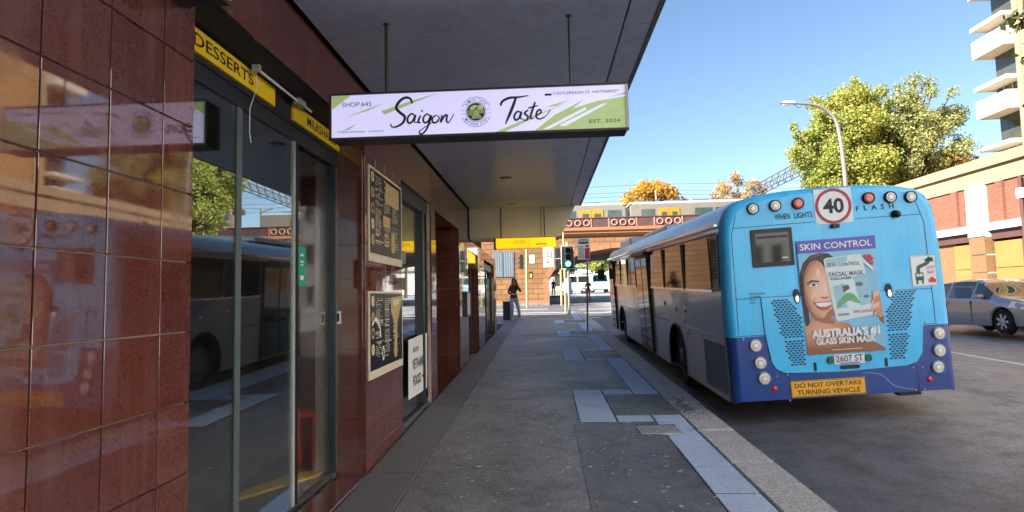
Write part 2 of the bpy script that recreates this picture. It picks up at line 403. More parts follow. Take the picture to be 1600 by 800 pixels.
class Frame:
    """a flat print surface: o + a*R + b*U, layers lifted along N"""
    def __init__(s, o, R_, U): s.o = Vector(o); s.R = Vector(R_).normalized(); s.U = Vector(U).normalized(); s.N = s.R.cross(s.U)
    def p(s, a, b, h=0): return s.o+s.R*a+s.U*b+s.N*h
def flat(name, fr, polys, h, m, parent, thick=0, local=False):
    mb = MB()
    for pl in polys:
        if thick: mb.prism([fr.p(a, b, h-thick) for a, b in pl], fr.N*thick)
        else: mb.poly([fr.p(a, b, h) for a, b in pl])
    return mb.build(name, m, parent, local)
def ell(cx, cy, rx, ry, n=24, rot=0, a0=0, a1=360):
    o = []
    for k in range(n if a1-a0 == 360 else n+1):
        t = math.radians(a0+(a1-a0)*k/n); x, y = rx*math.cos(t), ry*math.sin(t); c, s_ = math.cos(rot), math.sin(rot)
        o.append((cx+x*c-y*s_, cy+x*s_+y*c))
    return o
def rrect(x0, x1, y0, y1, r, n=5):
    o = []
    for cx, cy, a in ((x1-r, y1-r, 0), (x0+r, y1-r, 90), (x0+r, y0+r, 180), (x1-r, y0+r, 270)):
        o += ell(cx, cy, r, r, n, 0, a, a+90)
    return o
def ribbon(pts, wid):
    """a brush stroke as quads; wid scalar or per point"""
    m = len(pts); ws = wid if isinstance(wid, (list, tuple)) else [wid]*m; L = []; Rr = []
    for i, (x, y) in enumerate(pts):
        x0, y0 = pts[max(i-1, 0)]; x1, y1 = pts[min(i+1, m-1)]; dx, dy = x1-x0, y1-y0; l = math.hypot(dx, dy) or 1
        L.append((x-dy/l*ws[i]/2, y+dx/l*ws[i]/2)); Rr.append((x+dy/l*ws[i]/2, y-dx/l*ws[i]/2))
    return [[L[i], L[i+1], Rr[i+1], Rr[i]] for i in range(m-1)]
def smooth2(pts, k=4):
    o = []; n = len(pts)
    for i in range(n-1):
        p0, p1, p2, p3 = (pts[max(i-1, 0)], pts[i], pts[i+1], pts[min(i+2, n-1)])
        for j in range(k):
            t = j/k
            o.append(tuple(.5*((2*b)+(-a+c)*t+(2*a-5*b+4*c-d)*t*t+(-a+3*b-3*c+d)*t**3) for a, b, c, d in zip(p0, p1, p2, p3)))
    return o+[tuple(pts[-1])]
def text(name, s, fr, x0, x1, z0, z1, h, m, parent, bold=0, local=False, slant=0, space=1.0, keep=False):
    """lettering fitted into the rectangle x0..x1, z0..z1 of a frame"""
    c = bpy.data.curves.new('t', 'FONT'); c.body = s; c.offset = bold; c.resolution_u = 3; c.space_character = space; c.shear = slant
    o = bpy.data.objects.new('t', c); me = o.to_mesh()
    vs = [v.co.copy() for v in me.vertices]; fs = [list(p.vertices) for p in me.polygons]
    o.to_mesh_clear(); bpy.data.objects.remove(o); bpy.data.curves.remove(c)
    ax, bx = min(v.x for v in vs), max(v.x for v in vs); ay, by = min(v.y for v in vs), max(v.y for v in vs)
    sx, sy = (x1-x0)/(bx-ax), (z1-z0)/(by-ay)
    mb = MB(); mb.add([fr.p(x0+(v.x-ax)*sx, z0+(v.y-ay)*sy, h) for v in vs], fs)
    return mb.build(name, m, parent, local)
def gz(y): return .027*max(-30, min(y, 95))
def crown(x):
    if x < 2: return 0
    if x < 6.5: return .045*(x-2)
    return max(0, .2025-.045*(x-6.5))
def rz(x, y):
    f = 1 if y < 24 else max(0, 1-(y-24)/7)
    return gz(y)-.12+crown(x)*f
# ================================================================== THE SETTING
def sheet(name, xs, ys, zf, m, kind='structure'):
    mb = MB(); vs = [(x, y, zf(x, y)) for y in ys for x in xs]; n = len(xs)
    mb.add(vs, [(j*n+i, j*n+i+1, (j+1)*n+i+1, (j+1)*n+i) for j in range(len(ys)-1) for i in range(n-1)], 0, True)
    return tag(mb.build(name, m), kind=kind)
def span(a, b, n): return [a+(b-a)*i/n for i in range(n+1)]
def dense(a, b, step): return span(a, b, max(1, round((b-a)/step)))
sheet('ground', [-1200, -60, -14, 2, 15, 40, 100, 1200], [-1200, -30, 0, 30, 60, 95, 1200], lambda x, y: gz(y)-.25, 'earth')
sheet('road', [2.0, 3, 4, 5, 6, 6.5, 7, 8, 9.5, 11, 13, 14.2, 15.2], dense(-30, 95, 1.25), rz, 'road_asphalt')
sheet('cross_street', [-40, -20, -6, -2, 0, 1, 2.0], dense(28.3, 40.6, 1.25), lambda x, y: rz(2, y)-.0005, 'road_asphalt')
sheet('arch_apron', [.42, 1.2, 2.0], dense(40.6, 95, 3), lambda x, y: rz(2, y)-.0005, 'road_asphalt')
sheet('plaza', [-30, -8, 0, 2, 2.6], [59, 70, 80, 95], lambda x, y: gz(y)+.002, 'plaza')
def slab(name, x0, x1, y0, y1, top, dep, m):
    mb = MB(); ys = dense(y0, y1, 3)
    for a, b in zip(ys, ys[1:]):
        vs = [(x, y, gz(y)+h) for h in (top-dep, top) for y in (a, b) for x in (x0, x1)]
        mb.add(vs, [(4, 5, 7, 6), (1, 3, 7, 5), (0, 4, 6, 2)] + ([(0, 1, 5, 4)] if a == y0 else []) + ([(2, 6, 7, 3)] if b == y1 else []))
    return tag(mb.build(name, m), kind='structure')
PATH = slab('footpath', -1.55, 1.58, -12, 28.0, 0, .3, 'path_asphalt')
slab('side_footpath', -30, -1.552, 22.5, 28.0, -.002, .3, 'path_asphalt')
RPATH = slab('far_footpath', 15.5, 17.0, -12, 33, .0, .3, 'dark_paver')
BPATH = slab('bridge_footpath', -30, .42, 40.6, 58, .0, .3, 'path_asphalt')
def tilt(o):      # lie pieces along the street's grade
    M = MW[o]; o.matrix_local = Matrix.Translation(M.translation) @ Matrix.Rotation(math.atan(.027), 4, 'X')
    return o
def paver(x0, x1, y0, y1, m='blue_paver', parent=PATH, h=.007, gap=.011, name='paver', jit=.002):
    z = gz((y0+y1)/2)+h+RND.uniform(-jit, jit)
    return tilt(piece(name, x0+gap, x1-gap, y0+gap, y1-gap, z-.03, z, m, parent, .003))
slab('paver_bed', -1.547, -1.102, -3, 27.9, .002, .02, 'joint_dark'); slab('paver_bed', 1.222, 1.578, -2, 27.9, .002, .02, 'joint_dark')
for pit_ in (2.05, 7.12, 12.22, 17.32, 22.4): slab('paver_bed', .372, 1.218, pit_-.298, pit_+1.648, .002, .02, 'joint_dark')
slab('gutter_dirt', 1.985, 2.12, -12, 28, -.1165, .02, 'joint_dark')
# wall-side concrete pavers
y = -3.0
while y < 28:
    paver(-1.545, -1.10, y, y+.9, 'dark_paver'); y += .9
# kerb-side bluestone run with the tree pits beside it (rows as in the street: pit of 1.3 m every 5.1 m)
y = -2.0
for pit in (2.05, 7.12, 12.22, 17.32, 22.4):
    while y < pit-.35:
        y1 = min(y+.62, pit-.30) if pit-.30-y > .75 else pit-.30
        paver(1.22, 1.575, y, y1); y = y1
    paver(1.22, 1.575, pit-.30, pit); paver(.80, 1.22, pit-.30, pit)
    paver(.37, .80, pit-.30, pit+.72); paver(.37, .80, pit+.72, pit+1.65)
    paver(.80, 1.22, pit+1.30, pit+1.65)
    if pit < 20: paver(1.22, 1.575, pit+1.30, pit+1.9)
    o = slab('tree_pit_infill', .81, 1.57, pit+.01, pit+1.29, .004, .02, 'pit_asphalt')
    y = pit+1.9 if pit < 20 else pit+1.30
while y < 27.6: paver(1.22, 1.575, y, y+.62); y += .62
# the newer, darker asphalt patches
slab('asphalt_patch', .30, 1.215, 3.2, 6.78, .004, .02, 'patch_asphalt')
slab('asphalt_patch', .62, 1.215, 8.85, 11.9, .004, .02, 'patch_asphalt')
# kerb stones
KERB = tag(MB().box(1.60, 1.95, -12, 28, -.5, -.1, shear=.027).build('kerb', 'joint_dark'), kind='structure')
y = -4.0
while y < 27.6:
    L = RND.choice((1.1, 1.25, 1.4, 1.55)); z = gz(y+L/2)+RND.uniform(-.006, .004); dx = RND.uniform(-.012, .012)
    tilt(piece('kerb_stone', 1.585, 1.985+dx, y+.017, min(y+L, 28)-.017, z-.30, z, 'kerb', KERB, .022)); y += L
for a in range(6):
    tilt(piece('kerb_stone', -14+a*2.5, -11.52+a*2.5, 28.01, 28.3, gz(28.1)-.3, gz(28.1)-.004, 'kerb', KERB, .015))
FK = tag(MB().box(15.2, 15.5, -12, 33, -.5, -.02, shear=.027).build('far_kerb', 'kerb'), kind='structure')
# lane marks, stop line, crossing lines
def mark(name, pts, m='road_white', h=.004):
    mb = MB(); mb.poly([(x, y, rz(max(x, 2), y)+h) for x, y in pts]); return tag(mb.build(name, m), kind='structure')
for y0 in (-3.4, 2.8, 9.0, 15.2, 21.4): mark('lane_line', [(7.93, y0), (8.05, y0), (8.05, y0+3.3), (7.93, y0+3.3)])
mark('stop_line', [(2.1, 26.6), (7.8, 26.6), (7.8, 27.0), (2.1, 27.0)])
for a, b in ((28.9, 29.05), (32.4, 32.55)): mark('crossing_line', [(2.1, a+2), (14.8, a+2), (14.8, b+2.02), (2.1, b+2.02)])
mark('crossing_line', [(-20, 33.0), (1.6, 31.6), (1.6, 31.8), (-20, 33.2)])
mark('crossing_line', [(-20, 36.6), (0.2, 35.6), (0.2, 35.8), (-20, 36.8)])

# ================================================================== SHOP BUILDING ON THE LEFT
XW = -1.55; XG = -1.83; TH = .3015; Z0 = -.007
SHOP = thing('shop_building', 'maroon polished granite shop building along the left of the footpath', 'building', (XW, 2.5, 0))
def wall_core(y0, y1, z0, z1, x0=-2.0, x1=XW-.022):
    return MB().box(x0, x1, y0, y1, z0, z1).build('wall', 'grout', SHOP)
def tiles_x(cols, z0, z1, gap=.0036, tw=.022):
    """granite facing on the street face"""
    for a, b in zip(cols, cols[1:]):
        k = 0
        while Z0+TH*(k+1) <= z0+.02: k += 1
        while Z0+TH*k < z1-.02:
            lo, hi = max(z0, Z0+TH*k), min(z1, Z0+TH*(k+1)); d = RND.uniform(0, .0012)
            piece('tile', XW-tw+d, XW+d, a+gap, b-gap, lo+gap, hi-gap, 'granite', SHOP, .0012); k += 1
def tiles_y(y, x0, x1, z0, z1, gap=.0012, tw=.02):
    """granite facing on a reveal that looks back at the viewer"""
    k = 0
    while Z0+TH*(k+1) <= z0+.02: k += 1
    while Z0+TH*k < z1-.02:
        lo, hi = max(z0, Z0+TH*k), min(z1, Z0+TH*(k+1))
        piece('tile', x0, x1, y-tw, y, lo+gap, hi-gap, 'granite', SHOP, .0012); k += 1
# pier left of the door
wall_core(-3, 2.515, -.2, 3.49)
tiles_x([-.65, -.355, -.06, .235, .53, .825, 1.12, 1.415, 1.712, 2.007, 2.306, 2.519], 0.0, 3.49)
# pier with the menus
tiles_x([5.06, 5.387, 5.714, 6.04, 6.39], .10, 3.49, .0014); wall_core(5.082, 6.385, 0, 3.49)
tiles_y(5.08, XG+.02, XW-.0225, .10, 3.06)
# bulkhead over the door, its soffit
MB().box(-1.9, XW-.022, 2.52, 5.058, 3.08, 3.49).build('bulkhead', 'shop_dark', SHOP)
for a in range(4):
    piece('tile', XW-.022, XW, 2.522+a*.6345, 2.518+(a+1)*.6345, 3.076, 3.488, 'granite', SHOP, .0012)
# other piers (Y0,Y1) and openings
HEAD = 2.94
tiles_x([8.12, 8.47], .16, 3.49, .0014); wall_core(8.122, 8.468, 0, 3.49)
tiles_x([10.84, 11.46, 12.1], .22, 3.49, .0014); wall_core(10.86, 12.09, 0, 3.49)
tiles_y(10.858, -2.3, XW-.0225, .2, 2.94)
tiles_x([14.0, 14.7, 15.4], .3, 2.85, .0014); wall_core(14.02, 15.38, 0, 2.85)
tiles_x([18.5, 19.2], .42, 2.85, .0014); wall_core(18.51, 19.19, 0, 2.85)
tiles_y(18.52, XG, XW-.0225, .4, 2.6); tiles_y(14.018, -2.1, XW-.0225, .3, 2.6)
for a, b, h, t in ((6.392, 8.118, 2.95, 3.488), (8.472, 10.838, 2.90, 3.488), (12.102, 13.998, 2.62, 2.85), (15.402, 18.498, 2.62, 2.85)):
    MB().box(-1.9, XW-.001, a, b, h, t).build('bulkhead', 'granite', SHOP)
# the door: head frame, fixed lights, sliding leaf, jamb, sill
DOOR = MB().box(XG-.03, XG+.03, 2.5, 5.058, 2.80, 2.90).build('door_frame', 'dark_frame', SHOP)
MB().box(XG-.02, XG+.03, 4.99, 5.056, .17, 2.80).build('jamb', 'dark_frame', DOOR)
MB().box(XG+.030, XG+.036, 5.03, 5.056, .17, 2.80).build('jamb_edge', 'steel', DOOR)
MB().box(XG-.03, XG+.02, 2.5, 4.98, .12, .17).build('sill', 'steel', DOOR)
MB().box(XG-.02, XG+.03, 2.50, 2.56, .17, 2.80).build('jamb', 'dark_frame', DOOR)
L1 = MB().box(XG+.012, XG+.020, 2.58, 4.20, .18, 2.80).build('sliding_leaf', 'shop_glass', SHOP)
MB().box(XG+.002, XG+.034, 4.20, 4.232, .18, 2.80).build('stile', 'black', L1)
MB().box(XG+.006, XG+.028, 4.165, 4.199, .18, 2.80).build('stile', 'galv', L1)
L2 = MB().box(XG-.016, XG-.008, 4.10, 4.985, .18, 2.80).build('fixed_pane', 'shop_glass_clear', SHOP)
MB().box(XG+.021, XG+.026, 3.37, 3.43, .18, 2.80).build('grey_strip', 'glass_strip', L1)  # plain grey-green strip laid on the outer face of the leaf
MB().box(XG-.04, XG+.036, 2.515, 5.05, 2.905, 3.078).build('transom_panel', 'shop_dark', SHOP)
# granite threshold
for a, b in ((2.53, 3.79), (3.795, 5.05)): piece('threshold_stone', XG+.04, XW+.005, a, b, -.05, .137 if a > 3 else .118, 'granite', SHOP, .004)
# plinth gap filler along base
# window beside the menus
def window(y0, y1, z0, z1, x, name='window'):
    wv = MB().box(x-.03, x+.03, y0, y1, z0-.06, z0).build(name, 'dark_frame', SHOP)
    MB().box(x-.004, x+.004, y0+.05, y1-.05, z0, z1).build('pane', 'shop_glass', wv)
    MB().box(x-.04, x+.04, y0, y0+.05, z0, z1).build('frame', 'dark_frame', wv)
    MB().box(x-.04, x+.04, y1-.05, y1, z0, z1).build('frame', 'dark_frame', wv)
    MB().box(x-.04, x+.05, y0, y1, z1-.16, z1+.02).build('head', 'dark_frame', wv)
    return wv
W1 = window(6.40, 8.11, .28, 2.94, XW-.10)
MB().box(XW-.2, XW-.05, 6.40, 8.11, .1, .22).build('sill', 'dark_paver', W1)
MB().box(XW-.13, XW-.04, 7.72, 7.84, .28, 2.8).build('mullion', 'dark_frame', W1)
MB().box(XW-.16, XW-.115, 7.90, 8.06, .28, 2.8).build('side_panel', 'dark_frame', W1)
# deep entry
E1 = MB().box(-2.34, -2.28, 8.47, 10.84, .2, 2.9).build('entry_door', 'dark_frame', SHOP)
MB().box(-2.278, -2.26, 9.4, 9.46, .9, 1.5).build('handle', 'steel', E1)
MB().box(-2.3, XW-.003, 8.47, 10.84, .05, .215, shear=.0).build('threshold_stone', 'granite', SHOP)
# further shopfronts
D2 = window(12.1, 14.0, .36, 2.5, XW-.22, 'shopfront')
MB().box(XW-.24, XW-.17, 12.9, 12.97, .36, 2.5).build('mullion', 'dark_frame', D2)
MB().box(XW-.16, XW-.02, 12.12, 13.6, 2.42, 2.6).build('light_box', 'yellow_lit', D2)
W2 = window(15.4, 18.5, .5, 2.55, XW-.12)
MB().box(XW-.14, XW-.09, 16.9, 16.96, .5, 2.5).build('mullion', 'dark_frame', W2)
# room behind the glass
ROOM = MB().box(-7, -1.87, 2.3, 8.3, .06, .15).build('shop_floor', 'shop_floor', SHOP)
MB().box(-7, -6.9, 2.3, 8.3, .15, 3.08).build('back_wall', 'shop_wall', SHOP)
MB().box(-6.9, -1.87, 8.2, 8.3, .15, 3.08).build('side_wall', 'shop_wall', SHOP)
MB().box(-6.9, -2.002, 2.2, 2.3, .15, 3.08).build('side_wall', 'shop_wall', SHOP)
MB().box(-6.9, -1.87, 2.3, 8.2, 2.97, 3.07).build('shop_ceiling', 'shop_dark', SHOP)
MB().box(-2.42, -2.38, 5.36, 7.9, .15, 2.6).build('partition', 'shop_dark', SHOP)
MB().box(-7, -2.34, 8.5, 19, .3, .4).build('shop_floor', 'shop_floor', SHOP)
MB().box(-4.1, -4.0, 8.5, 19, .4, 3.0).build('back_wall', 'shop_wall', SHOP)
# upper storeys (they shade the street), with windows
UP = MB().box(-18, XW-.01, -14, 19.2, 3.62, 12.8).build('upper_storeys', 'upper_brick', SHOP)
MB().box(-18.1, XW+.12, -14.1, 19.3, 12.8, 13.2).build('parapet', 'concrete', SHOP)
for zz in (4.6, 7.4, 10.2):
    for k in range(9):
        yv = -11+k*3.3
        q = MB().box(XW-.02, XW+.03, yv, yv+1.6, zz, zz+1.7).build('window', 'white_render', SHOP)
        MB().box(XW+.031, XW+.036, yv+.08, yv+1.52, zz+.08, zz+1.62).build('pane', 'dim_glass', q)
MB().box(-18, -7.02, -14, 19.2, -.3, 3.62).build('rear_block', 'upper_brick', SHOP)
MB().box(-7.02, -2.0, 19.0, 19.19, -.3, 3.6).build('end_wall', 'upper_brick', SHOP)
MB().box(-7.02, XW, -14, -3.0, -.3, 3.6).build('rear_wall', 'granite', SHOP)
# ------------------------------------------------------------------ canopy
ZC = 3.504
CAN = thing('street_awning', 'dark grey panelled awning over the left footpath', 'awning', (-.4, 6, ZC))
MB().box(XW+.002, .80, -4.4, 12.394, ZC+.022, ZC+.05).build('deck', 'black_gap', CAN)
MB().box(XW+.002, .82, -4.4, 12.394, ZC+.051, ZC+.40).build('roof_slab', 'fascia', CAN)
MB().box(.80, .835, -4.4, 12.34, ZC-.002, ZC+.05).build('edge_trim', 'fascia', CAN)
ys = [4.04+1.19*k for k in range(-7, 7)]+[12.352]
for a, b in zip(ys, ys[1:]):
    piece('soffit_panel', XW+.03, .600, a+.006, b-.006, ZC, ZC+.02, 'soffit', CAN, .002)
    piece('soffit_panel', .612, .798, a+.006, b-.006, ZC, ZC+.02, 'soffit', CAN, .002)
for x, yv in ((-.55, 9.2), (-.59, 11.75), (-.5, 6.75)):
    d = MB().lathe((x, yv, ZC-.012), (0, 0, 1), [(0, .0), (0, .085), (.012, .10)], 20).build('downlight', 'steel', CAN)
# lower awning further along, with its pale drop panel
LOW = thing('low_awning', 'lower awning with pale panelled drop face beyond the dark awning', 'awning', (-.4, 14, 2.87))
xs = [XW+.01, -.86, -.02, .62]
for a, b in zip(xs, xs[1:]):
    mb = MB(); tb = b if b < .6 else .72; lb = b if b < .6 else .40
    mb.prism([(a+.008, 12.36, 2.87), (lb-.008, 12.36, 2.87), (tb-.008, 12.36, ZC+.018), (a+.008, 12.36, ZC+.018)], (0, .03, 0))
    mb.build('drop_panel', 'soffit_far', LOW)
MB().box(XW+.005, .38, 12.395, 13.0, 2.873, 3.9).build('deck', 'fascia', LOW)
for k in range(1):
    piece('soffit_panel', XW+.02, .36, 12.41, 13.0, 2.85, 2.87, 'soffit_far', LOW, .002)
MB().tube([(-.86, 12.2, 2.8), (-.86, 12.2, 3.5)], .012, 6).build('hanger', 'dark_frame', LOW)
MB().tube([(.05, 12.2, 2.8), (.05, 12.2, 3.5)], .012, 6).build('hanger', 'dark_frame', LOW)

# ------------------------------------------------------------------ signs under the awning
# eatery lightbox
SX0, SX1, SZ0, SZ1, SY = -1.385, .572, 2.685, 2.990, 3.775
SG = thing('hanging_lightbox', 'long lavender lightbox sign reading Saigon Taste hung under the awning', 'sign', ((SX0+SX1)/2, SY, SZ0))
MB().box(SX0, SX1, SY+.004, SY+.17, SZ0, SZ1).build('case', 'sign_frame', SG)
for n_, b_ in (('rim', (SX0-.006, SX1+.006, SY-.012, SY+.01, SZ1-.008, SZ1+.004)), ('rim', (SX0-.006, SX1+.006, SY-.012, SY+.01, SZ0-.006, SZ0+.010)),
               ('rim', (SX0-.006, SX0+.008, SY-.012, SY+.01, SZ0+.0105, SZ1-.0085))):
    MB().box(*b_).build(n_, 'sign_frame', SG)
MB().box(SX1-.010, SX1+.008, SY-.012, SY+.01, SZ0+.0105, SZ1-.0085).build('rim', 'galv', SG)
for x in (-1.03, .215):
    MB().tube([(x, SY+.09, SZ1), (x, SY+.09, ZC)], .012 if x < 0 else .007, 8).build('hanger_rod', 'sign_frame', SG)
    MB().lathe((x, SY+.09, ZC-.006), (0, 0, 1), [(0, 0), (0, .02), (.006, .02)], 12).build('rod_plate', 'sign_frame', SG)
FX0, FX1, FZ0, FZ1 = SX0+.008, SX1-.010, SZ0+.010, SZ1-.008
fr = Frame((FX0, SY, FZ0), (1, 0, 0), (0, 0, 1)); FWd, FHt = FX1-FX0, FZ1-FZ0
face = flat('face', fr, [[(0, 0), (FWd, 0), (FWd, FHt), (0, FHt)]], .001, 'sign_face', SG)
def sp(px, py):          # artwork drawn on a 1600 x 800 sketch of the face
    u = (px-58)/1472; tp = 168-66*u; bt = 358-46*u
    return (u*FWd, (1-(py-tp)/(bt-tp))*FHt)
def clip(pl): return [(min(max(a, 0), FWd), min(max(b, 0), FHt)) for a, b in pl]
sw = [[(60, 168), (160, 162), (120, 190), (60, 230)], [(470, 185), (600, 150), (520, 180), (330, 250), (310, 235)], [(120, 265), (330, 195), (240, 235)],
      [(100, 330), (190, 290), (150, 318)], [(880, 332), (1060, 260), (1270, 180), (1130, 240), (1000, 300), (930, 330)],
      [(1080, 325), (1180, 250), (1330, 175), (1270, 220), (1530, 140), (1530, 312), (1330, 318)], [(1130, 215), (1260, 175), (1190, 208)]]
for pl in sw: flat('green_swoosh', fr, [clip([sp(*q) for q in pl])], .002, 'sign_green', face)
slits = [[(1200, 300), (1420, 195), (1440, 195), (1230, 305)], [(1120, 318), (1330, 215), (1340, 222), (1150, 318)], [(1390, 175), (1530, 150), (1530, 160), (1400, 182)]]
for pl in slits: flat('pale_streak', fr, [[sp(*q) for q in pl]], .003, 'sign_face', face)
def k2(x, y): return sp((x/2.353+440-500)*3.2, (y/2.353-100)*3.2)
st = [([(487, 382), (480, 366), (462, 362), (440, 374), (427, 396), (440, 412), (458, 426), (452, 446), (430, 459), (411, 461), (405, 450)], 9),
      ([(497, 424), (484, 416), (469, 431), (472, 447), (486, 443), (499, 421), (494, 444), (506, 445)], 6.5),
      ([(517, 422), (508, 444), (519, 446)], 6.5), ([(521, 409), (525, 404)], 6.5),
      ([(553, 424), (540, 417), (527, 432), (531, 446), (546, 441), (557, 421), (547, 452), (534, 475), (518, 485), (512, 477), (527, 465), (560, 446)], 6.5),
      ([(574, 421), (561, 432), (564, 446), (579, 443), (586, 429), (576, 420)], 6), ([(597, 420), (591, 445), (604, 425), (615, 421), (613, 440), (622, 445), (641, 416)], 6.5),
      ([(813, 388), (820, 373), (845, 361), (880, 358), (916, 352)], 8), ([(870, 360), (857, 392), (842, 425), (829, 452)], 9),
      ([(888, 412), (874, 408), (862, 424), (867, 437), (879, 431), (889, 409), (885, 432), (896, 433)], 6.5),
      ([(914, 402), (900, 414), (912, 425), (906, 438), (894, 437)], 6.5), ([(940, 374), (927, 408), (921, 430), (932, 432)], 7), ([(914, 396), (952, 386)], 5),
      ([(944, 421), (960, 411), (957, 401), (946, 408), (942, 425), (953, 434), (976, 424), (995, 402)], 6)]
for pts, wd in st:
    s_ = smooth2([k2(*q) for q in pts], 5); n = len(s_); wd = wd*.0019
    polys = ribbon(s_, [wd*(.55+.6*math.sin(math.pi*min(1, (i+1)/n*1.15))**.6) if i < n-1 else wd*.25 for i in range(n)])
    flat('brush_stroke', fr, polys, .004, 'sign_ink', face)
cx, cy = k2(722, 409); rr = .060
ring = lambda r, w_, a0, a1, n=40: ribbon(ell(cx, cy, r, r, n, 0, a0, a1), w_)
flat('emblem_disc', fr, [ell(cx, cy, rr, rr, 36)], .004, 'sign_ink', face)
em = []
for qx, qy, rmax in ((-.022, -.026, .040), (.026, -.012, .034), (.004, -.046, .03)):
    for j in range(4):
        r = rmax*(j+1)/4
        for a in range(0, 180, 15):
            for q in ribbon(ell(cx+qx, cy+qy, r, r, 3, 0, a, a+15), .0045):
                if all(math.hypot(x-cx, z-cy) < rr-.003 for x, z in q): em.append(q)
flat('emblem_noodles', fr, em, .005, 'sign_green', face)
flat('emblem_noodles', fr, [ell(cx-.016, cy+.03, .026, .012, 14, .4), ell(cx+.03, cy+.03, .02, .016, 14, -.3)], .0055, 'sign_green', face)
flat('emblem_ring', fr, ring(.098, .003, 20, 160)+ring(.098, .003, 200, 340)+ring(.066, .003, 0, 360, 60), .004, 'sign_ink', face)
# curved lettering round the emblem
def curved(s_, r, a_mid, step, size, flip=False):
    for i, ch in enumerate(s_):
        if ch == ' ': continue
        a = math.radians(a_mid+(-1 if not flip else 1)*(i-(len(s_)-1)/2)*step)
        rad = Vector((math.cos(a), math.sin(a))); up_ = rad if not flip else -rad; rgt = Vector((up_.y, -up_.x))
        c = rad*r; f2 = Frame(fr.p(cx+c.x, cy+c.y), fr.R*rgt.x+fr.U*rgt.y, fr.R*up_.x+fr.U*up_.y)
        text('curved_letter', ch, f2, -size*.35, size*.35, -size/2, size/2, .004, 'sign_ink', face)
curved('SAIGON TASTE', .082, 90, 9.5, .016); curved('VIETNAMESE EATERY', .082, 270, 7.5, .014, True)
for x0, x1, z0, z1, s_ in ((112, 262, 218, 196, 'SHOP.645'), (84, 326, 338, 326, 'Vietnamese  eatery'), (1176, 1500, 155, 137, 'CASTLEREAGH ST. HAYMARKET'), (1350, 1500, 290, 272, 'EST. 2024')):
    a = sp(x0, z0); b = sp(x1, z1-(x1-x0)*.03)
    text('small_lettering', s_, fr, a[0], b[0], min(a[1], b[1]-.012), b[1], .004, 'sign_ink', face)
a = sp(1134, 160); flat('small_bar', fr, [[(a[0], a[1]), (a[0]+.045, a[1]), (a[0]+.045, a[1]+.014), (a[0], a[1]+.014)]], .004, 'sign_ink', face)
for s_ in (-1, 1):
    for dz in (-.012, .012): flat('small_bar', fr, [[(cx+s_*.07, cy+dz), (cx+s_*.098, cy+dz), (cx+s_*.098, cy+dz+.002), (cx+s_*.07, cy+dz+.002)]], .004, 'sign_ink', face)

# yellow door-head boards
def headboard(y0, y1, word, t0, t1, lab):
    x = -1.775
    t = thing('door_head_sign', lab, 'sign', (x, (y0+y1)/2, 2.93))
    MB().box(x-.02, x, y0, y1, 2.935, 3.06).build('board', 'sign_yellow', t)
    f = Frame((x, y0, 2.935), (0, 1, 0), (0, 0, 1)); text('lettering', word, f, t0, t1, .03, .10, .002, 'ink', t, .012)
headboard(2.54, 3.80, 'DESSERTS', .33, .96, 'yellow DESSERTS board above the glass shop door')
headboard(4.10, 5.055, 'MILKSHAKES', .24, .86, 'yellow MILKSHAKES board above the glass shop door')
t = thing('tube_light', 'bare white tube light fitting in front of the yellow door boards', 'light fitting', (-1.72, 3.7, 3.05))
MB().tube([(-1.72, 3.45, 3.05), (-1.72, 4.28, 3.05)], .009, 10).build('tube', 'white', t)
MB().box(-1.745, -1.70, 4.02, 4.14, 3.03, 3.074).build('end_cap', 'galv', t); MB().box(-1.745, -1.70, 3.42, 3.45, 3.03, 3.074).build('end_cap', 'galv', t)
tag(MB().tube([(-1.73, 3.44, 3.04), (-1.735, 3.47, 2.95), (-1.76, 3.43, 2.80), (-1.775, 3.46, 2.66), (-1.77, 3.47, 2.60)], .0026, 6).build('dangling_cable', 'white'),
    'thin white cable dangling in front of the DESSERTS board', 'cable')
# projecting box at the very top left
t = thing('projecting_sign_box', 'dark sign box with pale end projecting at the upper left corner', 'sign', (-1.33, 2.3, 2.92))
MB().box(-1.545, -1.335, 2.16, 2.42, 2.915, 3.3).build('case', 'sign_frame', t)
MB().box(-1.334, -1.322, 2.17, 2.41, 2.93, 3.29).build('end_panel', 'white', t)
# green tag, push plates, stool, mat
t = tag(MB().box(XG+.024, XG+.030, 4.25, 4.37, 1.74, 2.03).build('green_notice', 'green_tag'), 'green notice stuck on the glass door', 'notice')
f = Frame((XG+.030, 4.25, 1.74), (0, 1, 0), (0, 0, 1))
for i, (a, b) in enumerate(((.22, .235), (.17, .185), (.15, .16), (.04, .075))):
    flat('notice_print', f, [[(.03, a), (.09, a), (.09, b), (.03, b)]], .0015, 'paper', t)
t = thing('push_plate', 'white framed black exit button on the maroon door reveal', 'button', (-1.79, 5.05, 1.42))
MB().box(-1.815, -1.765, 5.045, 5.058, 1.42, 1.53).build('plate', 'white', t); MB().box(-1.805, -1.775, 5.040, 5.0445, 1.44, 1.51).build('button', 'black', t)
t = thing('push_plate', 'grey framed black button seen through the door glass', 'button', (-1.86, 4.86, 1.42))
MB().box(-1.853, -1.847, 4.80, 4.90, 1.42, 1.53).build('plate', 'galv', t); MB().box(-1.8465, -1.843, 4.825, 4.875, 1.44, 1.51).build('button', 'black', t)
t = thing('red_stool', 'red plastic stool standing inside the glass shop door', 'stool', (-2.13, 5.25, .15))
MB().box(-2.28, -1.99, 5.12, 5.36, .61, .65).build('seat', 'red_plastic', t, bevel=.01)
for x in (-2.26, -2.05):
    for yv in (5.14, 5.31): MB().prism([(x, yv, .61), (x+.04, yv, .61), (x+.045, yv, .15), (x-.005, yv, .15)], (0, .035, 0)).build('leg', 'red_plastic', t)
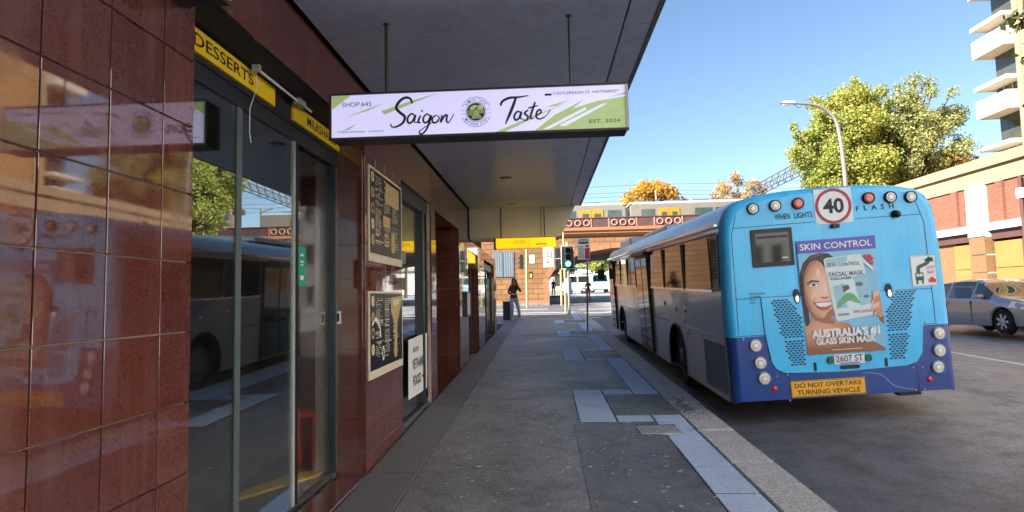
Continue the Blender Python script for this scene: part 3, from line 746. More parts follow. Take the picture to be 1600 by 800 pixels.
t = tag(MB().prism([(-2.33, 4.35, .152), (-1.93, 4.95, .152), (-1.93, 5.08, .152), (-2.15, 5.02, .152), (-2.36, 4.55, .152)], (0, 0, .02)).build('floor_mat', 'yellow_paint'), 'yellow edged mat on the floor inside the glass door', 'mat')
# menu boards
def menu(y0, y1, z0, z1, seed, lab, jug=False):
    r = random.Random(seed); x = XW+.012
    t = thing('menu_board', lab, 'menu', (x, (y0+y1)/2, z0)); Wd, Ht = y1-y0, z1-z0
    MB().box(XW+.002, x, y0, y1, z0, z1).build('backing', 'cream', t)
    f = Frame((x, y0, z0), (0, 1, 0), (0, 0, 1))
    bo = .07 if not jug else .05
    flat('print_panel', f, [[(.03, .075), (Wd-.03, .075), (Wd-.03, Ht-.02), (.03, Ht-.02)]], .0015, 'menu_black', t)
    ln = []
    for c in range(3):
        xa = .20+c*(Wd-.3)/3; zz = Ht-.07
        while zz > .16:
            if r.random() < .86:
                L = (Wd-.3)/3*r.uniform(.45, .86); hh = .007 if r.random() < .85 else .014
                k = max(2, int(L/.05))
                for q in range(k):
                    if r.random() < .85: ln.append([(xa+L*q/k, zz), (xa+L*(q+.8)/k, zz), (xa+L*(q+.8)/k, zz+hh), (xa+L*q/k, zz+hh)])
            zz -= .019
    flat('menu_lettering', f, ln, .0025, 'cream', t)['kind'] = 'stuff'
    for k in range(5 if not jug else 4):
        zz = Ht-.09-k*.145
        flat('dish_photo', f, [ell(.11, zz, .05, .05, 16)], .003, ('cream', 'menu_gold', 'skin')[k % 3], t)
        flat('dish_photo', f, [ell(.11, zz, .03, .03, 12)], .004, ('menu_gold', 'skin_dark', 'menu_black')[k % 3], t)
    if not jug:
        for a, b, c, d in ((.55, 1.08, Ht-.27, Ht-.06), (.46, .72, .36, .47), (.76, .90, .13, .33)):
            flat('highlight_box', f, [[(a, c), (b, c), (b, d), (a, d)]], .003, 'menu_gold', t)
    else:
        flat('cone_picture', f, [[(.72, Ht-.06), (1.22, Ht-.04), (1.08, Ht-.22), (.98, Ht-.32), (.97, .12), (.86, .12), (.88, Ht-.34), (.74, Ht-.2)]], .003, 'menu_gold', t)
        flat('cone_picture', f, [[(.80, Ht-.085), (1.12, Ht-.075), (1.0, Ht-.14), (.86, Ht-.15)]], .004, 'cream', t)
        flat('swoosh', f, ribbon(smooth2([(.08, .48), (.2, .53), (.32, .46), (.36, .36)]), .03), .003, 'paper', t)
        flat('dish_photo', f, [ell(.45, .2, .04, .07, 16)], .003, 'paper', t); flat('dish_photo', f, [ell(.45, .2, .02, .045, 16)], .004, 'menu_black', t)
    return t
menu(5.14, 6.36, 1.97, 2.84, 3, 'upper black menu board with pale frame on the maroon pier')
menu(5.13, 6.36, .915, 1.70, 5, 'lower black menu board with gold cone picture on the maroon pier', True)
# paper poster in the window
t = thing('paper_poster', 'white paper poster about Vietnamese food low in the window', 'poster', (-1.63, 7.4, .42))
f = Frame((XW-.055, 6.86, .42), (0, 1, 0), (0, 0, 1))
flat('sheet', f, [[(.02, .03), (1.12, .0), (1.14, .74), (.60, .735), (.04, .72)]], .004, 'paper', t, .002)
text('lettering', 'VIETNAMESE', f, .22, 1.02, .34, .47, .006, 'grey_ink', t, .03); text('lettering', 'FOOD', f, .26, .72, .14, .27, .006, 'ink', t, .03)
flat('arrow', f, [[(.78, .19), (.90, .19), (.90, .15), (.98, .205), (.90, .26), (.90, .22), (.78, .22)]], .006, 'ink', t)
for k in range(4): flat('print_mark', f, [[(.26+k*.09, .55), (.32+k*.09, .55), (.32+k*.09, .61), (.26+k*.09, .61)]], .006, 'grey_ink', t)
# yellow blade sign ahead
t = thing('yellow_blade_sign', 'glowing yellow blade sign hanging ahead under the low awning', 'sign', (-.34, 12.05, 2.62))
MB().box(-.95, .27, 11.97, 12.13, 2.625, 2.82).build('light_box', 'yellow_lit', t, bevel=.01)
MB().box(-.99, -.951, 11.95, 12.15, 2.60, 2.83).build('end_cap', 'sign_dkgreen', t)
f = Frame((-.95, 11.968, 2.625), (1, 0, 0), (0, 0, 1)); text('lettering', 'yona', f, .36, .60, .05, .14, .002, 'amber_plate', t, slant=.3)
flat('print_bar', f, [[(.82, .05), (1.04, .05), (1.04, .07), (.82, .07)]], .002, 'sign_red', t)
# wall-mounted white blade further on
t = thing('wall_notice_board', 'small glazed notice board on the third granite pier', 'notice', (XW, 11.7, 1.3))
MB().box(XW+.003, XW+.05, 11.5, 12.0, 1.25, 1.75).build('case', 'dark_frame', t); MB().box(XW+.051, XW+.055, 11.54, 11.96, 1.29, 1.71).build('sheet', 'paper', t)
# drain grate
t = thing('drain_grate', 'steel drain grate set in the blue paving by the kerb', 'grate', (1.2, 6.45, gz(6.45)))
gy0, gy1, gx0, gx1 = 6.26, 6.66, .97, 1.40
h = gz(6.45)+.012
slab('grate_bed', gx0+.002, gx1-.002, gy0+.002, gy1-.002, .0075, .02, 'black_gap')
for a in ((gx0, gx1, gy0, gy0+.02), (gx0, gx1, gy1-.02, gy1), (gx0, gx0+.02, gy0+.021, gy1-.021), (gx1-.02, gx1, gy0+.021, gy1-.021)):
    MB().box(*a, h-.01, h+.0, shear=0).build('rim', 'galv', t)
for k in range(13): MB().box(gx0+.035+k*.0285, gx0+.049+k*.0285, gy0+.021, gy1-.021, h-.006, h+.002).build('bar', 'galv', t)
for k in range(4): MB().box(gx0+.021, gx1-.021, gy0+.06+k*.085, gy0+.068+k*.085, h-.006, h+.004).build('cross_bar', 'galv', t)
# trodden gum and grit
mb = MB()
for k in range(900):
    yv = 2.5+17*RND.random()**1.3; x = RND.uniform(-1.0, 1.55); r = RND.uniform(.005, .015)*(1 if RND.random() < .9 else 1.6); z = gz(yv)+.0125
    a = RND.random()*3; ex = RND.uniform(.6, 1.5)
    mb.poly([(x+r*ex*math.cos(a+i*math.pi/4), yv+r*math.sin(a+i*math.pi/4), z) for i in range(8)])
tag(mb.build('gum_spots', 'gum'), 'pale gum spots trodden into the dark footpath', 'gum', kind='stuff')
mb = MB()
for k in range(260):
    if k < 170: x, yv, z = RND.gauss(1.72, .06), RND.gauss(7.55, .28), 0
    else: x, yv, z = RND.uniform(1.99, 2.2), RND.uniform(3, 14), -.118
    r = RND.uniform(.006, .018); z += gz(yv)+.003
    if x < 1.6: continue
    mb.add([(x-r, yv, z), (x, yv+r, z), (x+r, yv, z), (x, yv-r, z), (x+RND.uniform(-.004, .004), yv, z+r*.9)], [(0, 1, 4), (1, 2, 4), (2, 3, 4), (3, 0, 4)])
tag(mb.build('kerb_litter', 'debris'), 'grit and leaf litter gathered on the kerb stones', 'litter', kind='stuff')
# ================================================================== THE BUS
rho, th = .05, .027
ey = Vector((0, math.cos(th), math.sin(th))); ex = Vector((math.cos(rho), 0, math.sin(rho))); ez = ex.cross(ey).normalized()
BW, BL = 2.50, 12.2
BUS = thing('city_bus', 'pale blue and navy city bus stopped at the kerb', 'bus', (2.175, 7.0, .069), Matrix((ex, ey, ez)).transposed()); LOCALS.add(BUS)
prof = [(0, .25), (0, .45), (0, .75), (0, 1.02), (0, 1.5), (.012, 1.9), (.03, 2.25), (.055, 2.40), (.115, 2.52), (.22, 2.60), (.45, 2.655), (.8, 2.69), (BW/2, 2.70)]
prof = prof+[(BW-x, z) for x, z in prof[-2::-1]]
wheels = [(2.75, .52), (9.25, .52)]
def arch(y):
    z = 0
    for c, r in wheels:
        if abs(y-c) < r: z = max(z, .46+math.sqrt(r*r-(y-c)**2))
    return z
def section(y, ins):
    o = []
    for i, (x, z) in enumerate(prof):
        x2 = BW/2+(x-BW/2)*(1-ins/1.2); z2 = 1.4+(z-1.4)*(1-ins/1.3) if z > 1.4 else .25+(z-.25)
        if z < .3 and ins: z2 = .25+ins*.4
        if min(i, len(prof)-1-i) < 4: z2 = max(z2, arch(y)+.002*min(i, len(prof)-1-i))
        o.append((x2, y, z2))
    return o
def loft(ys, cond=None):
    mb = MB(); S = [section(*q) for q in ys]; n = len(prof)
    for a, b in zip(S, S[1:]):
        for i in range(n-1): mb.add([a[i], a[i+1], b[i+1], b[i]], [(0, 1, 2, 3)], 0, True)
    return mb, S
def weld(o):
    b = bmesh.new(); b.from_mesh(o.data); bmesh.ops.remove_doubles(b, verts=b.verts, dist=.0005); bmesh.ops.recalc_face_normals(b, faces=b.faces); b.to_mesh(o.data); b.free(); return o
ry = [(0, .085), (.012, .05), (.04, .022), (.09, .006), (.16, 0)]
mbB, S = loft(ry); n = len(prof); hN = n//2
# rear shell: dark blue below, pale blue above
for nm, m, lo, hi in (('rear_shell', 'bus_blue', 3, hN), ('rear_bumper', 'bus_navy', 0, 3)):
    mb = MB()
    for a, b in zip(S, S[1:]):
        for i in range(lo, hi):
            for q in (i, n-2-i): mb.add([a[q], a[q+1], b[q+1], b[q]], [(0, 1, 2, 3)], 0, True)
    a = S[0]
    for i in range(lo, hi): mb.add([a[i], a[i+1], a[n-2-i], a[n-1-i]], [(0, 1, 2, 3)] if i < hN-1 else [(0, 1, 3)], 0, False)
    weld(mb.build(nm, m, BUS, True))
sy = [(.16, 0)]+[(v, 0) for v in sorted(set([.4, .8, 1.2, 1.6, 2.0]+[c+r*k for c, r in wheels for k in (-1.001, -.999, -.95, -.85, -.7, -.5, -.25, 0, .25, .5, .7, .85, .95, .999, 1.001)]+[4, 5, 6, 7, 8, 10.2, 11, 11.6, 11.9]))]+[(12.0, .03), (12.12, .10), (12.2, .22)]
mb, S2 = loft(sy)
# split into side walls and roof
for nm, m, rng in (('side_wall', 'bus_silver', range(0, 7)), ('side_wall', 'bus_silver', range(n-8, n-1)), ('roof', 'bus_roof', range(7, n-8))):
    mb = MB()
    for a, b in zip(S2, S2[1:]):
        for i in rng: mb.add([a[i], a[i+1], b[i+1], b[i]], [(0, 1, 2, 3)], 0, True)
    weld(mb.build(nm, m, BUS, True))
mb = MB(); a = S2[-1]
for i in range(hN): mb.add([a[i], a[i+1], a[n-2-i], a[n-1-i]], [(0, 1, 2, 3)] if i < hN-1 else [(0, 1, 3)])
mb.build('front_panel', 'bus_blue', BUS, True)
MB().box(.02, BW-.02, .1, 12.1, .27, .33).build('underbody', 'black', BUS, True)
MB().box(.35, BW-.35, 1.6, 4.0, .33, 1.0).build('wheel_box', 'black', BUS, True); MB().box(.35, BW-.35, 8.4, 10.2, .33, 1.0).build('wheel_box', 'black', BUS, True)
MB().box(.55, BW-.55, 5.5, 8.2, 2.69, 2.82).build('roof_pod', 'bus_roof', BUS, True, bevel=.04)
MB().box(.4, BW-.4, 9.6, 11.6, 2.64, 2.86).build('roof_pod', 'bus_roof', BUS, True, bevel=.06)
MB().box(-.006, .03, .18, 11.9, 2.335, 2.36).build('gutter_rail', 'chrome', BUS, True)
def wheel(x, y, r, w_, s_):
    t = MB().lathe((x, y, r), (s_, 0, 0), [(-w_, r*.6), (-w_, r*.94), (-w_*.9, r), (-.02, r), (0, r*.93), (.004, r*.66), (-.02, r*.6)], 28).build('wheel', 'rubber', BUS, True)
    MB().lathe((x, y, r), (s_, 0, 0), [(-.02, r*.62), (-.01, r*.60), (-.06, r*.5), (-.05, r*.3), (.0, r*.26), (.01, r*.12), (.01, 0)], 24).build('rim', 'bus_slate', t, False)
for c, r in wheels:
    wheel(.06, c, .47, .3, -1); wheel(BW-.06, c, .47, .3, 1)
RF = Frame((0, 0, 0), (1, 0, 0), (0, 0, 1))
# engine hatch: pale blue panel standing proud over the navy bumper
hat = [(.40, 1.46), (.41, 1.05), (.455, .72), (.50, .635), (.60, .585), (1.26, .56), (1.95, .585), (2.06, .62), (2.13, .72), (2.17, 1.05), (2.20, 1.43)]
HAT = flat('engine_hatch', RF, [hat], .014, 'bus_blue', BUS, .013, True)
flat('hatch_seam', RF, ribbon([(.40, 1.464), (2.20, 1.434)], .006), .0145, 'vent_dark', HAT, 0, True)
def inpoly(p, pl):
    x, y = p; c = False; j = len(pl)-1
    for i in range(len(pl)):
        if (pl[i][1] > y) != (pl[j][1] > y) and x < (pl[j][0]-pl[i][0])*(y-pl[i][1])/(pl[j][1]-pl[i][1])+pl[i][0]: c = not c
        j = i
    return c
v1 = [(.50, 1.43), (.70, 1.43), (.83, 1.22), (.83, .985), (.60, .985)]; v2 = [(.605, .945), (.83, .945), (.83, .65), (.68, .65)]
mir = lambda pl: [(2.61-x, z) for x, z in pl]
for pl in (v1, v2, mir(v1), mir(v2)):
    cells = []; k = 0; zz = .62
    while zz < 1.46:
        x = .45+(.024 if k % 2 else 0)
        while x < 2.2:
            if inpoly((x, zz), pl): cells.append(ell(x, zz, .0195, .0112, 8))
            x += .046
        zz += .0265; k += 1
    o = flat('vent_holes', RF, cells, .0155, 'vent_dark', HAT, 0, True); o['kind'] = 'stuff'
    flat('vent_rim', RF, ribbon(pl+[pl[0]], .005), .0150, 'bus_teal', HAT, 0, True)
for x, z in ((.80, 1.45), (1.83, 1.44)):
    l = flat('latch', RF, [ell(x, z, .035, .085, 18)], .022, 'black', HAT, .008, True); flat('latch_plate', RF, [ell(x, z-.03, .02, .04, 14)], .026, 'chrome', l, .003, True)
for x, z in ((.93, .635), (1.72, .635)): flat('hatch_slot', RF, [rrect(x-.018, x+.018, z-.05, z+.05, .01)], .0155, 'black', HAT, 0, True)
for x, z in ((.16, 1.0), (.43, 1.07), (2.20, 1.05), (.62, .56), (.62, .27), (2.02, .55), (2.02, .30), (2.12, .55), (2.12, .3), (.5, .55)):
    MB().lathe((x, -.001, z), (0, -1, 0), [(0, .011), (.006, .009), (.008, 0)], 10).build('bolt', 'galv', BUS, True)
for x in (.63, 2.06): flat('bumper_seam', RF, [[(x, .25), (x+.006, .25), (x+.006, .56), (x, .56)]], .002, 'black', BUS, 0, True)
flat('scuff', RF, ribbon(smooth2([(1.46, .53), (1.65, .5), (1.8, .36), (2.0, .31)]), .006), .002, 'bus_teal', BUS, 0, True)
for pl in ([(.115, 1.05), (.13, 2.2), (.2, 2.44)], [(2.315, 1.05), (2.30, 2.2), (2.23, 2.44)], [(.115, 1.46), (.40, 1.464)], [(2.20, 1.434), (2.315, 1.43)], [(.16, 2.285), (1.09, 2.29)], [(1.54, 2.29), (2.28, 2.285)], [(.09, 1.035), (.41, 1.03)], [(2.18, 1.03), (2.34, 1.035)]):
    flat('panel_seam', RF, ribbon(pl, .007), .002, 'vent_dark', BUS, 0, True)
flat('hatch_gap', RF, ribbon(hat, .012), .0035, 'black', BUS, 0, True)
# lamps
def lamp(x, z, r, m, nm='lamp', ring='black'):
    t = MB().lathe((x, .01, z), (0, -1, 0), [(0, r*1.28), (.035, r*1.22), (.045, r*1.1), (.03, r)], 24).build(nm, ring, BUS, True)
    MB().lathe((x, .01, z), (0, -1, 0), [(.030, r*1.06), (.037, r*.9), (.040, r*.5), (.041, 0)], 24).build('lens', m, t)
    MB().lathe((x, .01, z), (0, -1, 0), [(.0395, r*.66), (.0425, r*.62), (.0425, r*.5), (.040, r*.46)], 20).build('lens_ring', 'galv', t)
    return t
for x, z in ((.29, .92), (.325, .72), (.355, .54), (2.335, .92), (2.32, .73), (2.285, .545)): lamp(x, z, .058, 'lens_clear', 'tail_lamp', 'galv')
for x, z, m in ((.40, 2.525, 'lens_clear'), (.655, 2.54, 'lens_clear'), (.915, 2.545, 'lens_amber'), (1.712, 2.545, 'lens_amber'), (1.955, 2.535, 'lens_clear'), (2.18, 2.52, 'lens_clear')):
    t = lamp(x, z-.03, .055, m, 'roof_lamp')
for x in (.46, 2.18): MB().lathe((x, .0, .412), (0, -1, 0), [(0, .032), (.012, .030), (.014, 0)], 18).build('reflector', 'lens_red', BUS, True)
# 40 sign
ZS = 2.455
t = flat('speed_sign', RF, [rrect(1.10, 1.525, ZS-.2, ZS+.205, .01)], .004, 'pack', BUS, 0, True)
flat('red_ring', RF, ribbon(ell(1.312, ZS, .188, .188, 40)+[(1.5, ZS)], .034), .006, 'road_red', t, 0, True)
flat('white_disc', RF, [ell(1.312, ZS, .172, .172, 40)], .005, 'white', t, 0, True)
text('numerals', '40', RF, 1.195, 1.43, ZS-.085, ZS+.09, .007, 'ink', t, .03, True)
text('lettering', 'WHEN', RF, .64, .815, 2.345, 2.412, .004, 'ink', BUS, .012, True); text('lettering', 'LIGHTS', RF, .862, 1.07, 2.345, 2.412, .004, 'ink', BUS, .012, True); text('lettering', 'F  L  A  S  H', RF, 1.565, 1.985, 2.375, 2.435, .004, 'ink', BUS, .015, True)
MB().box(1.26, 1.35, -.04, 0, 2.20, 2.245).build('camera', 'black', BUS, True, bevel=.008)
MB().lathe((1.985, .0, 2.31), (.35, -1, -.2), [(0, .045), (.05, .04), (.07, .02), (.072, 0)], 14).build('camera', 'black', BUS, True)
# rear window
t = flat('rear_window', RF, [rrect(.345, .815, 1.81, 2.25, .015)], .014, 'black', BUS, .013, True)
flat('window_glass', RF, [rrect(.395, .77, 1.86, 2.20, .01)], .016, 'bus_glass', t, 0, True)
flat('window_ledge', RF, [rrect(.41, .755, 2.14, 2.165, .005)], .022, 'black', t, .005, True)
flat('window_label', RF, [[(.68, 1.90), (.74, 1.90), (.74, 1.912), (.68, 1.912)]], .018, 'white', t, 0, True)
# give way sticker
t = flat('give_way_sticker', RF, [rrect(2.10, 2.385, 1.46, 1.815, .006)], .004, 'white', BUS, 0, True)
bx0, bz0 = 2.10, 1.46
flat('border', RF, ribbon([(2.106, 1.466), (2.379, 1.466), (2.379, 1.809), (2.106, 1.809), (2.106, 1.466)], .005), .005, 'sign_dkgreen', t, 0, True)
flat('arrow', RF, ribbon(smooth2([(2.18, 1.62), (2.19, 1.68), (2.26, 1.71), (2.30, 1.74), (2.31, 1.765)]), .04)+[[(2.255, 1.755), (2.35, 1.79), (2.36, 1.735)], [(2.25, 1.75), (2.35, 1.735), (2.315, 1.80)]], .006, 'sign_dkgreen', t, 0, True)
flat('bus_pictogram', RF, [rrect(2.145, 2.235, 1.53, 1.62, .01), [(2.15, 1.49), (2.17, 1.49), (2.17, 1.53), (2.15, 1.53)], [(2.21, 1.49), (2.23, 1.49), (2.23, 1.53), (2.21, 1.53)]], .006, 'sign_dkgreen', t, 0, True)
flat('bus_pictogram', RF, [[(2.155, 1.575), (2.187, 1.575), (2.187, 1.605), (2.155, 1.605)], [(2.193, 1.575), (2.225, 1.575), (2.225, 1.605), (2.193, 1.605)]], .007, 'white', t, 0, True)
text('lettering', 'GIVE', RF, 2.27, 2.36, 1.655, 1.69, .006, 'sign_red', t, 0, True); text('lettering', 'WAY', RF, 2.275, 2.36, 1.60, 1.635, .006, 'sign_red', t, 0, True)
flat('car_pictogram', RF, [[(2.285, 1.50), (2.365, 1.50), (2.365, 1.535), (2.35, 1.54), (2.34, 1.56), (2.31, 1.56), (2.30, 1.54), (2.285, 1.535)]], .006, 'sign_red', t, 0, True)
# small print on the body
for k, s_ in enumerate(('REPORTED TO DRIVER', 'NO PASSENGERS', 'NO EXIT', 'DANGER')): text('small_print', s_, RF, .27, .27+.18*len(s_)/18, 1.50-k*.034, 1.52-k*.034, .004, 'ink', BUS, 0, True)
# amber warning plate
t = flat('warning_plate', RF, [rrect(.645, 1.47, .30, .485, .006)], .008, 'amber_plate', BUS, .007, True)
flat('border', RF, ribbon([(.652, .307), (1.463, .307), (1.463, .478), (.652, .478), (.652, .307)], .005), .009, 'ink', t, 0, True)
text('lettering', 'DO NOT OVERTAKE', RF, .685, 1.43, .405, .458, .010, 'ink', t, .012, True); text('lettering', 'TURNING VEHICLE', RF, .71, 1.41, .325, .378, .010, 'ink', t, .012, True)
# number plate
t = flat('number_plate', RF, [rrect(1.145, 1.485, .645, .755, .008)], .024, 'paper', BUS, .008, True)
text('lettering', '2607 ST', RF, 1.165, 1.465, .672, .745, .026, 'ink', t, .004, True); flat('print_bar', RF, [[(1.2, .650), (1.43, .650), (1.43, .662), (1.2, .662)]], .026, 'plum', t, 0, True)
for x in (1.105, 1.525): flat('plate_lamp', RF, [rrect(x-.035, x+.035, .66, .74, .03)], .035, 'sign_dkgreen', t, .02, True)
flat('plate_handle', RF, [rrect(1.21, 1.42, .59, .63, .015)], .03, 'black', t, .015, True)
MB().box(1.95, 2.2, .2, .3, .2, .26).build('tow_hook', 'black', BUS, True)
# --- advertisement
def A(cx_, cy_):
    c2 = cy_+.04*(cx_-112); u = (cx_-113-.0592*(cy_-20))/513; v = 1-(c2-20)/762
    return (.853+.875*u, .765+1.317*v)
pp = lambda *q: [A(*x) for x in q]
AD = flat('advertisement', RF, [pp((118, 105), (632, 85), (672, 757), (160, 778))], .018, 'poster_bg', BUS, .003, True)
def art(nm, polys, h, m): return flat(nm, RF, polys, .0185+h*.0006, m, AD, 0, True)
art('title_band', [pp((113, 22), (628, 0), (632, 86), (118, 106))], 1, 'plum')
a = A(135, 84); b = A(605, 30); text('title_lettering', 'SKIN CONTROL', RF, a[0], b[0], 1.968, 2.042, .0205, 'white', AD, .012, True)
art('hair', [pp((128, 240), (150, 170), (200, 120), (260, 103), (320, 110), (362, 140), (300, 200), (285, 300), (170, 420), (185, 560), (165, 600), (150, 560), (135, 400))], 1, 'hair')
art('shoulders', [pp((150, 600), (195, 560), (240, 545), (330, 560), (430, 570), (480, 620), (590, 690), (668, 740), (671, 757), (160, 778))], 2, 'print_neck')
art('neck', [pp((190, 480), (330, 520), (345, 560), (430, 580), (380, 640), (250, 640), (195, 580))], 4, 'print_neck')
art('neck_shade', [pp((200, 500), (270, 545), (340, 540), (345, 575), (280, 570), (215, 545))], 5, 'skin_dark')
art('face', [[A(*q) for q in ell(238, 350, 92, 200, 32, -.06)]], 6, 'print_face')
art('face', [pp((300, 180), (345, 300), (350, 500), (310, 548), (240, 552), (200, 500))], 6.5, 'print_face')
art('hairline', [pp((140, 260), (160, 200), (210, 150), (268, 140), (330, 160), (300, 128), (240, 110), (180, 140), (145, 190), (130, 240))], 7, 'hair')
art('parting', [pp((266, 108), (272, 108), (282, 150), (272, 150))], 8, 'hair_light')
for k_ in range(9):
    art('hair_strand', ribbon(smooth2([A(262+k_*3, 106+k_), A(205-k_*5, 128+k_*5), A(158-k_*2, 200+k_*8), A(140+k_*2, 300+k_*16)], 4), .004), 8.5, 'hair_light')
art('cheek_shade', [pp((300, 500), (336, 470), (340, 520), (306, 546), (262, 552), (230, 540), (270, 540))], 8, 'skin_dark')
art('eyebrow', [pp((170, 300), (200, 282), (252, 288), (252, 297), (205, 294), (175, 308))], 9, 'hair')
art('eye', [pp((180, 318), (205, 304), (238, 306), (250, 318), (225, 326), (195, 326))], 9, 'white')
art('eye_pupil', [[A(*q) for q in ell(216, 315, 11, 9, 12)]], 10, 'hair'); art('eyelid', [ribbon([A(176, 318), A(205, 301), A(240, 304), A(252, 318)], .006)[i] for i in range(3)], 11, 'hair')
art('nostril', [pp((262, 392), (285, 398), (310, 390), (300, 406), (268, 406))], 9, 'skin_dark')
art('cheek_fold', ribbon(smooth2([A(225, 395), A(212, 425), A(218, 450)]), .008), 9, 'skin_dark')
art('mouth', [pp((212, 430), (260, 428), (328, 424), (330, 455), (300, 482), (262, 486), (232, 468))], 9, 'lips')
art('teeth', [pp((222, 436), (262, 433), (327, 430), (328, 446), (296, 460), (258, 462), (234, 452))], 10, 'white')
art('pack', [pp((284, 150), (300, 140), (520, 118), (535, 124), (600, 480), (594, 520), (372, 560), (354, 552))], 12, 'pack')
art('pack_tint', [pp((470, 270), (560, 250), (590, 440), (520, 460)), pp((340, 330), (420, 310), (430, 470), (362, 478))], 13, 'pack_blue')
art('pack_tint', [pp((300, 148), (440, 132), (436, 165), (306, 182))], 13, 'pack_blue')
art('pack_leaf', [[A(*q) for q in smooth2([(356, 474), (372, 430), (404, 396), (440, 372), (478, 388), (505, 422), (516, 446), (480, 436), (446, 424), (410, 440), (380, 468), (356, 474)], 3)[:-1]]], 14, 'pack_green')
art('pack_leaf', [pp((400, 330), (440, 320), (450, 345), (410, 370))], 14, 'hair_light')
art('pack_window', [[A(*q) for q in ell(512, 318, 26, 14, 16)], [A(*q) for q in ell(556, 400, 18, 10, 14)]], 14, 'grey_ink')
art('pack_flash', [pp((538, 132), (556, 122), (610, 170), (606, 200)), pp((566, 128), (584, 120), (612, 148), (610, 164))], 14, 'pack_red')
art('pack_flash', [pp((536, 140), (600, 205), (612, 240), (528, 160))], 13.5, 'pack')
for s_, x0, x1, yb, yt, m in (('SKIN CONTROL', 305, 522, 200, 176, 'grey_ink'), ('FACIAL MASK', 318, 545, 265, 235, 'grey_ink'), ('COLLAGEN', 326, 460, 288, 270, 'ink'), ('GLASS SKIN', 368, 440, 524, 508, 'grey_ink'), ('SKIN CONTROL', 470, 590, 508, 490, 'pack_red')):
    a = A(x0, yb); b = A(x1, yt-.05*(x1-x0)*.6); text('pack_lettering', s_, RF, a[0], b[0], a[1], a[1]+abs(A(x0, yt)[1]-a[1]), .0185+.0006*15, m, AD, .02, True)
# hand: thumb behind the pack, four fingers round its edge
art('hand', [pp((640, 380), (655, 470), (658, 560), (640, 540), (610, 520), (596, 470), (600, 400), (620, 375))], 15, 'skin')
for k, (x, y, l) in enumerate(((600, 392, 46), (590, 430, 54), (592, 470, 50), (604, 505, 40))):
    art('finger', [[A(*q) for q in ell(x+l*.45, y-6, l*.6, 19, 18, -.55)]], 16+k*1.2, 'skin' if k % 2 else 'skin_light')
    art('finger_nail', [[A(*q) for q in ell(x+4, y+10, 11, 8, 10, -.55)]], 21, 'skin_light')
    art('finger_line', ribbon([A(x+8, y+16), A(x+30, y+2), A(x+52, y-14)], .0045), 20.5, 'skin_dark')
art('sleeve', [pp((640, 545), (662, 520), (668, 590))], 22, 'skin_dark')
a = A(190, 672); b = A(632, 618); text('slogan_lettering', "AUSTRALIA'S #1", RF, a[0], b[0], a[1], a[1]+.110, .031, 'white', AD, .055, True)
a = A(218, 712); b = A(606, 680); text('slogan_lettering', 'GLASS SKIN MASK', RF, a[0], b[0], a[1], a[1]+.076, .031, 'white', AD, .045, True)
art('slogan_rule', [pp((320, 742), (516, 734), (516, 740), (320, 748))], 20, 'skin_light')
# --- kerb side
LF = Frame((0, 0, 0), (0, -1, 0), (0, 0, 1))        # a runs from front to rear as -y
def sd(polys): return [[(-y, z) for y, z in pl] for pl in polys]
def side(nm, polys, h, m, parent=BUS, th_=0): return flat(nm, LF, sd(polys), h, m, parent, th_, True)
side('blue_livery', [[(.17, 1.02), (1.45, 1.02), (2.9, 1.42), (3.0, 1.50), (.17, 1.50)]], .003, 'bus_teal')
side('blue_livery', [[(.17, .26), (1.25, .26), (1.65, .98), (.17, 1.0)]], .003, 'bus_silver')
t = side('engine_door', [[(.12, .33), (1.08, .33), (1.08, .92), (.12, .92)]], .012, 'bus_slate', th_=.01)
side('body_moulding', [[(.17, .995), (2.05, .995), (2.05, 1.015), (.17, 1.015)]], .012, 'chrome', th_=.01)
side('body_moulding', [[(3.4, .995), (8.6, .995), (8.6, 1.01), (3.4, 1.01)]], .010, 'bus_slate', th_=.008)
side('window_band', [[(.17, 1.53), (11.7, 1.53), (11.7, 2.26), (.17, 2.26)]], -.004, 'black', th_=.001)
wins = [(.43, 1.82), (1.88, 3.25), (3.31, 4.62), (6.35, 7.6), (7.66, 8.9), (8.96, 10.2)]
def sidewin(a, b, z0, z1, nm='side_window', m='bus_glass'):
    mb = MB(); lean = -.030
    q = [(-.006, a, z0), (-.006, b, z0), (lean*(z1-1.5)/.75+.03-.030, b, z1), (lean*(z1-1.5)/.75+.03-.030, a, z1)]
    q = [(-.010, a, z0), (-.010, b, z0), (.012, b, z1), (.012, a, z1)]
    mb.prism(q, (-.012, 0, 0)); return mb.build(nm, m, BUS, True)
for a, b in wins:
    t = sidewin(a, b, 1.56, 2.235)
    for yy in (a, b-.03): MB().box(-.026, -.012, yy, yy+.03, 1.56, 2.22).build('window_bar', 'black', t)
    MB().box(-.028, -.012, a, b, 1.545, 1.575).build('window_sill', 'chrome', t)
t = sidewin(.17, .42, 1.56, 2.235, 'engine_grille', 'bus_slate')
for k in range(14): MB().box(-.034, -.005, .19, .39, 1.72+k*.034, 1.735+k*.034).build('slat', 'black', t)
text('fleet_number', '2607', LF, -.36, -.2, 1.585, 1.655, .026, 'paper', BUS, 0, True)
for nm, y0, y1 in (('centre_door', 4.72, 6.25), ('front_door', 10.35, 11.55)):
    t = MB().box(-.020, .02, y0, y1, .28, 2.25).build(nm, 'black', BUS, True)
    mid = (y0+y1)/2
    for a, b in ((y0+.06, mid-.04), (mid+.04, y1-.06)): MB().box(-.026, -.019, a, b, .36, 2.14).build('door_glass', 'bus_glass', t)
    MB().box(-.05, -.02, y0-.01, y0+.04, .28, 2.24).build('door_post', 'black', t); MB().box(-.10, -.02, y0, y1, 2.20, 2.28).build('door_header', 'black', t)
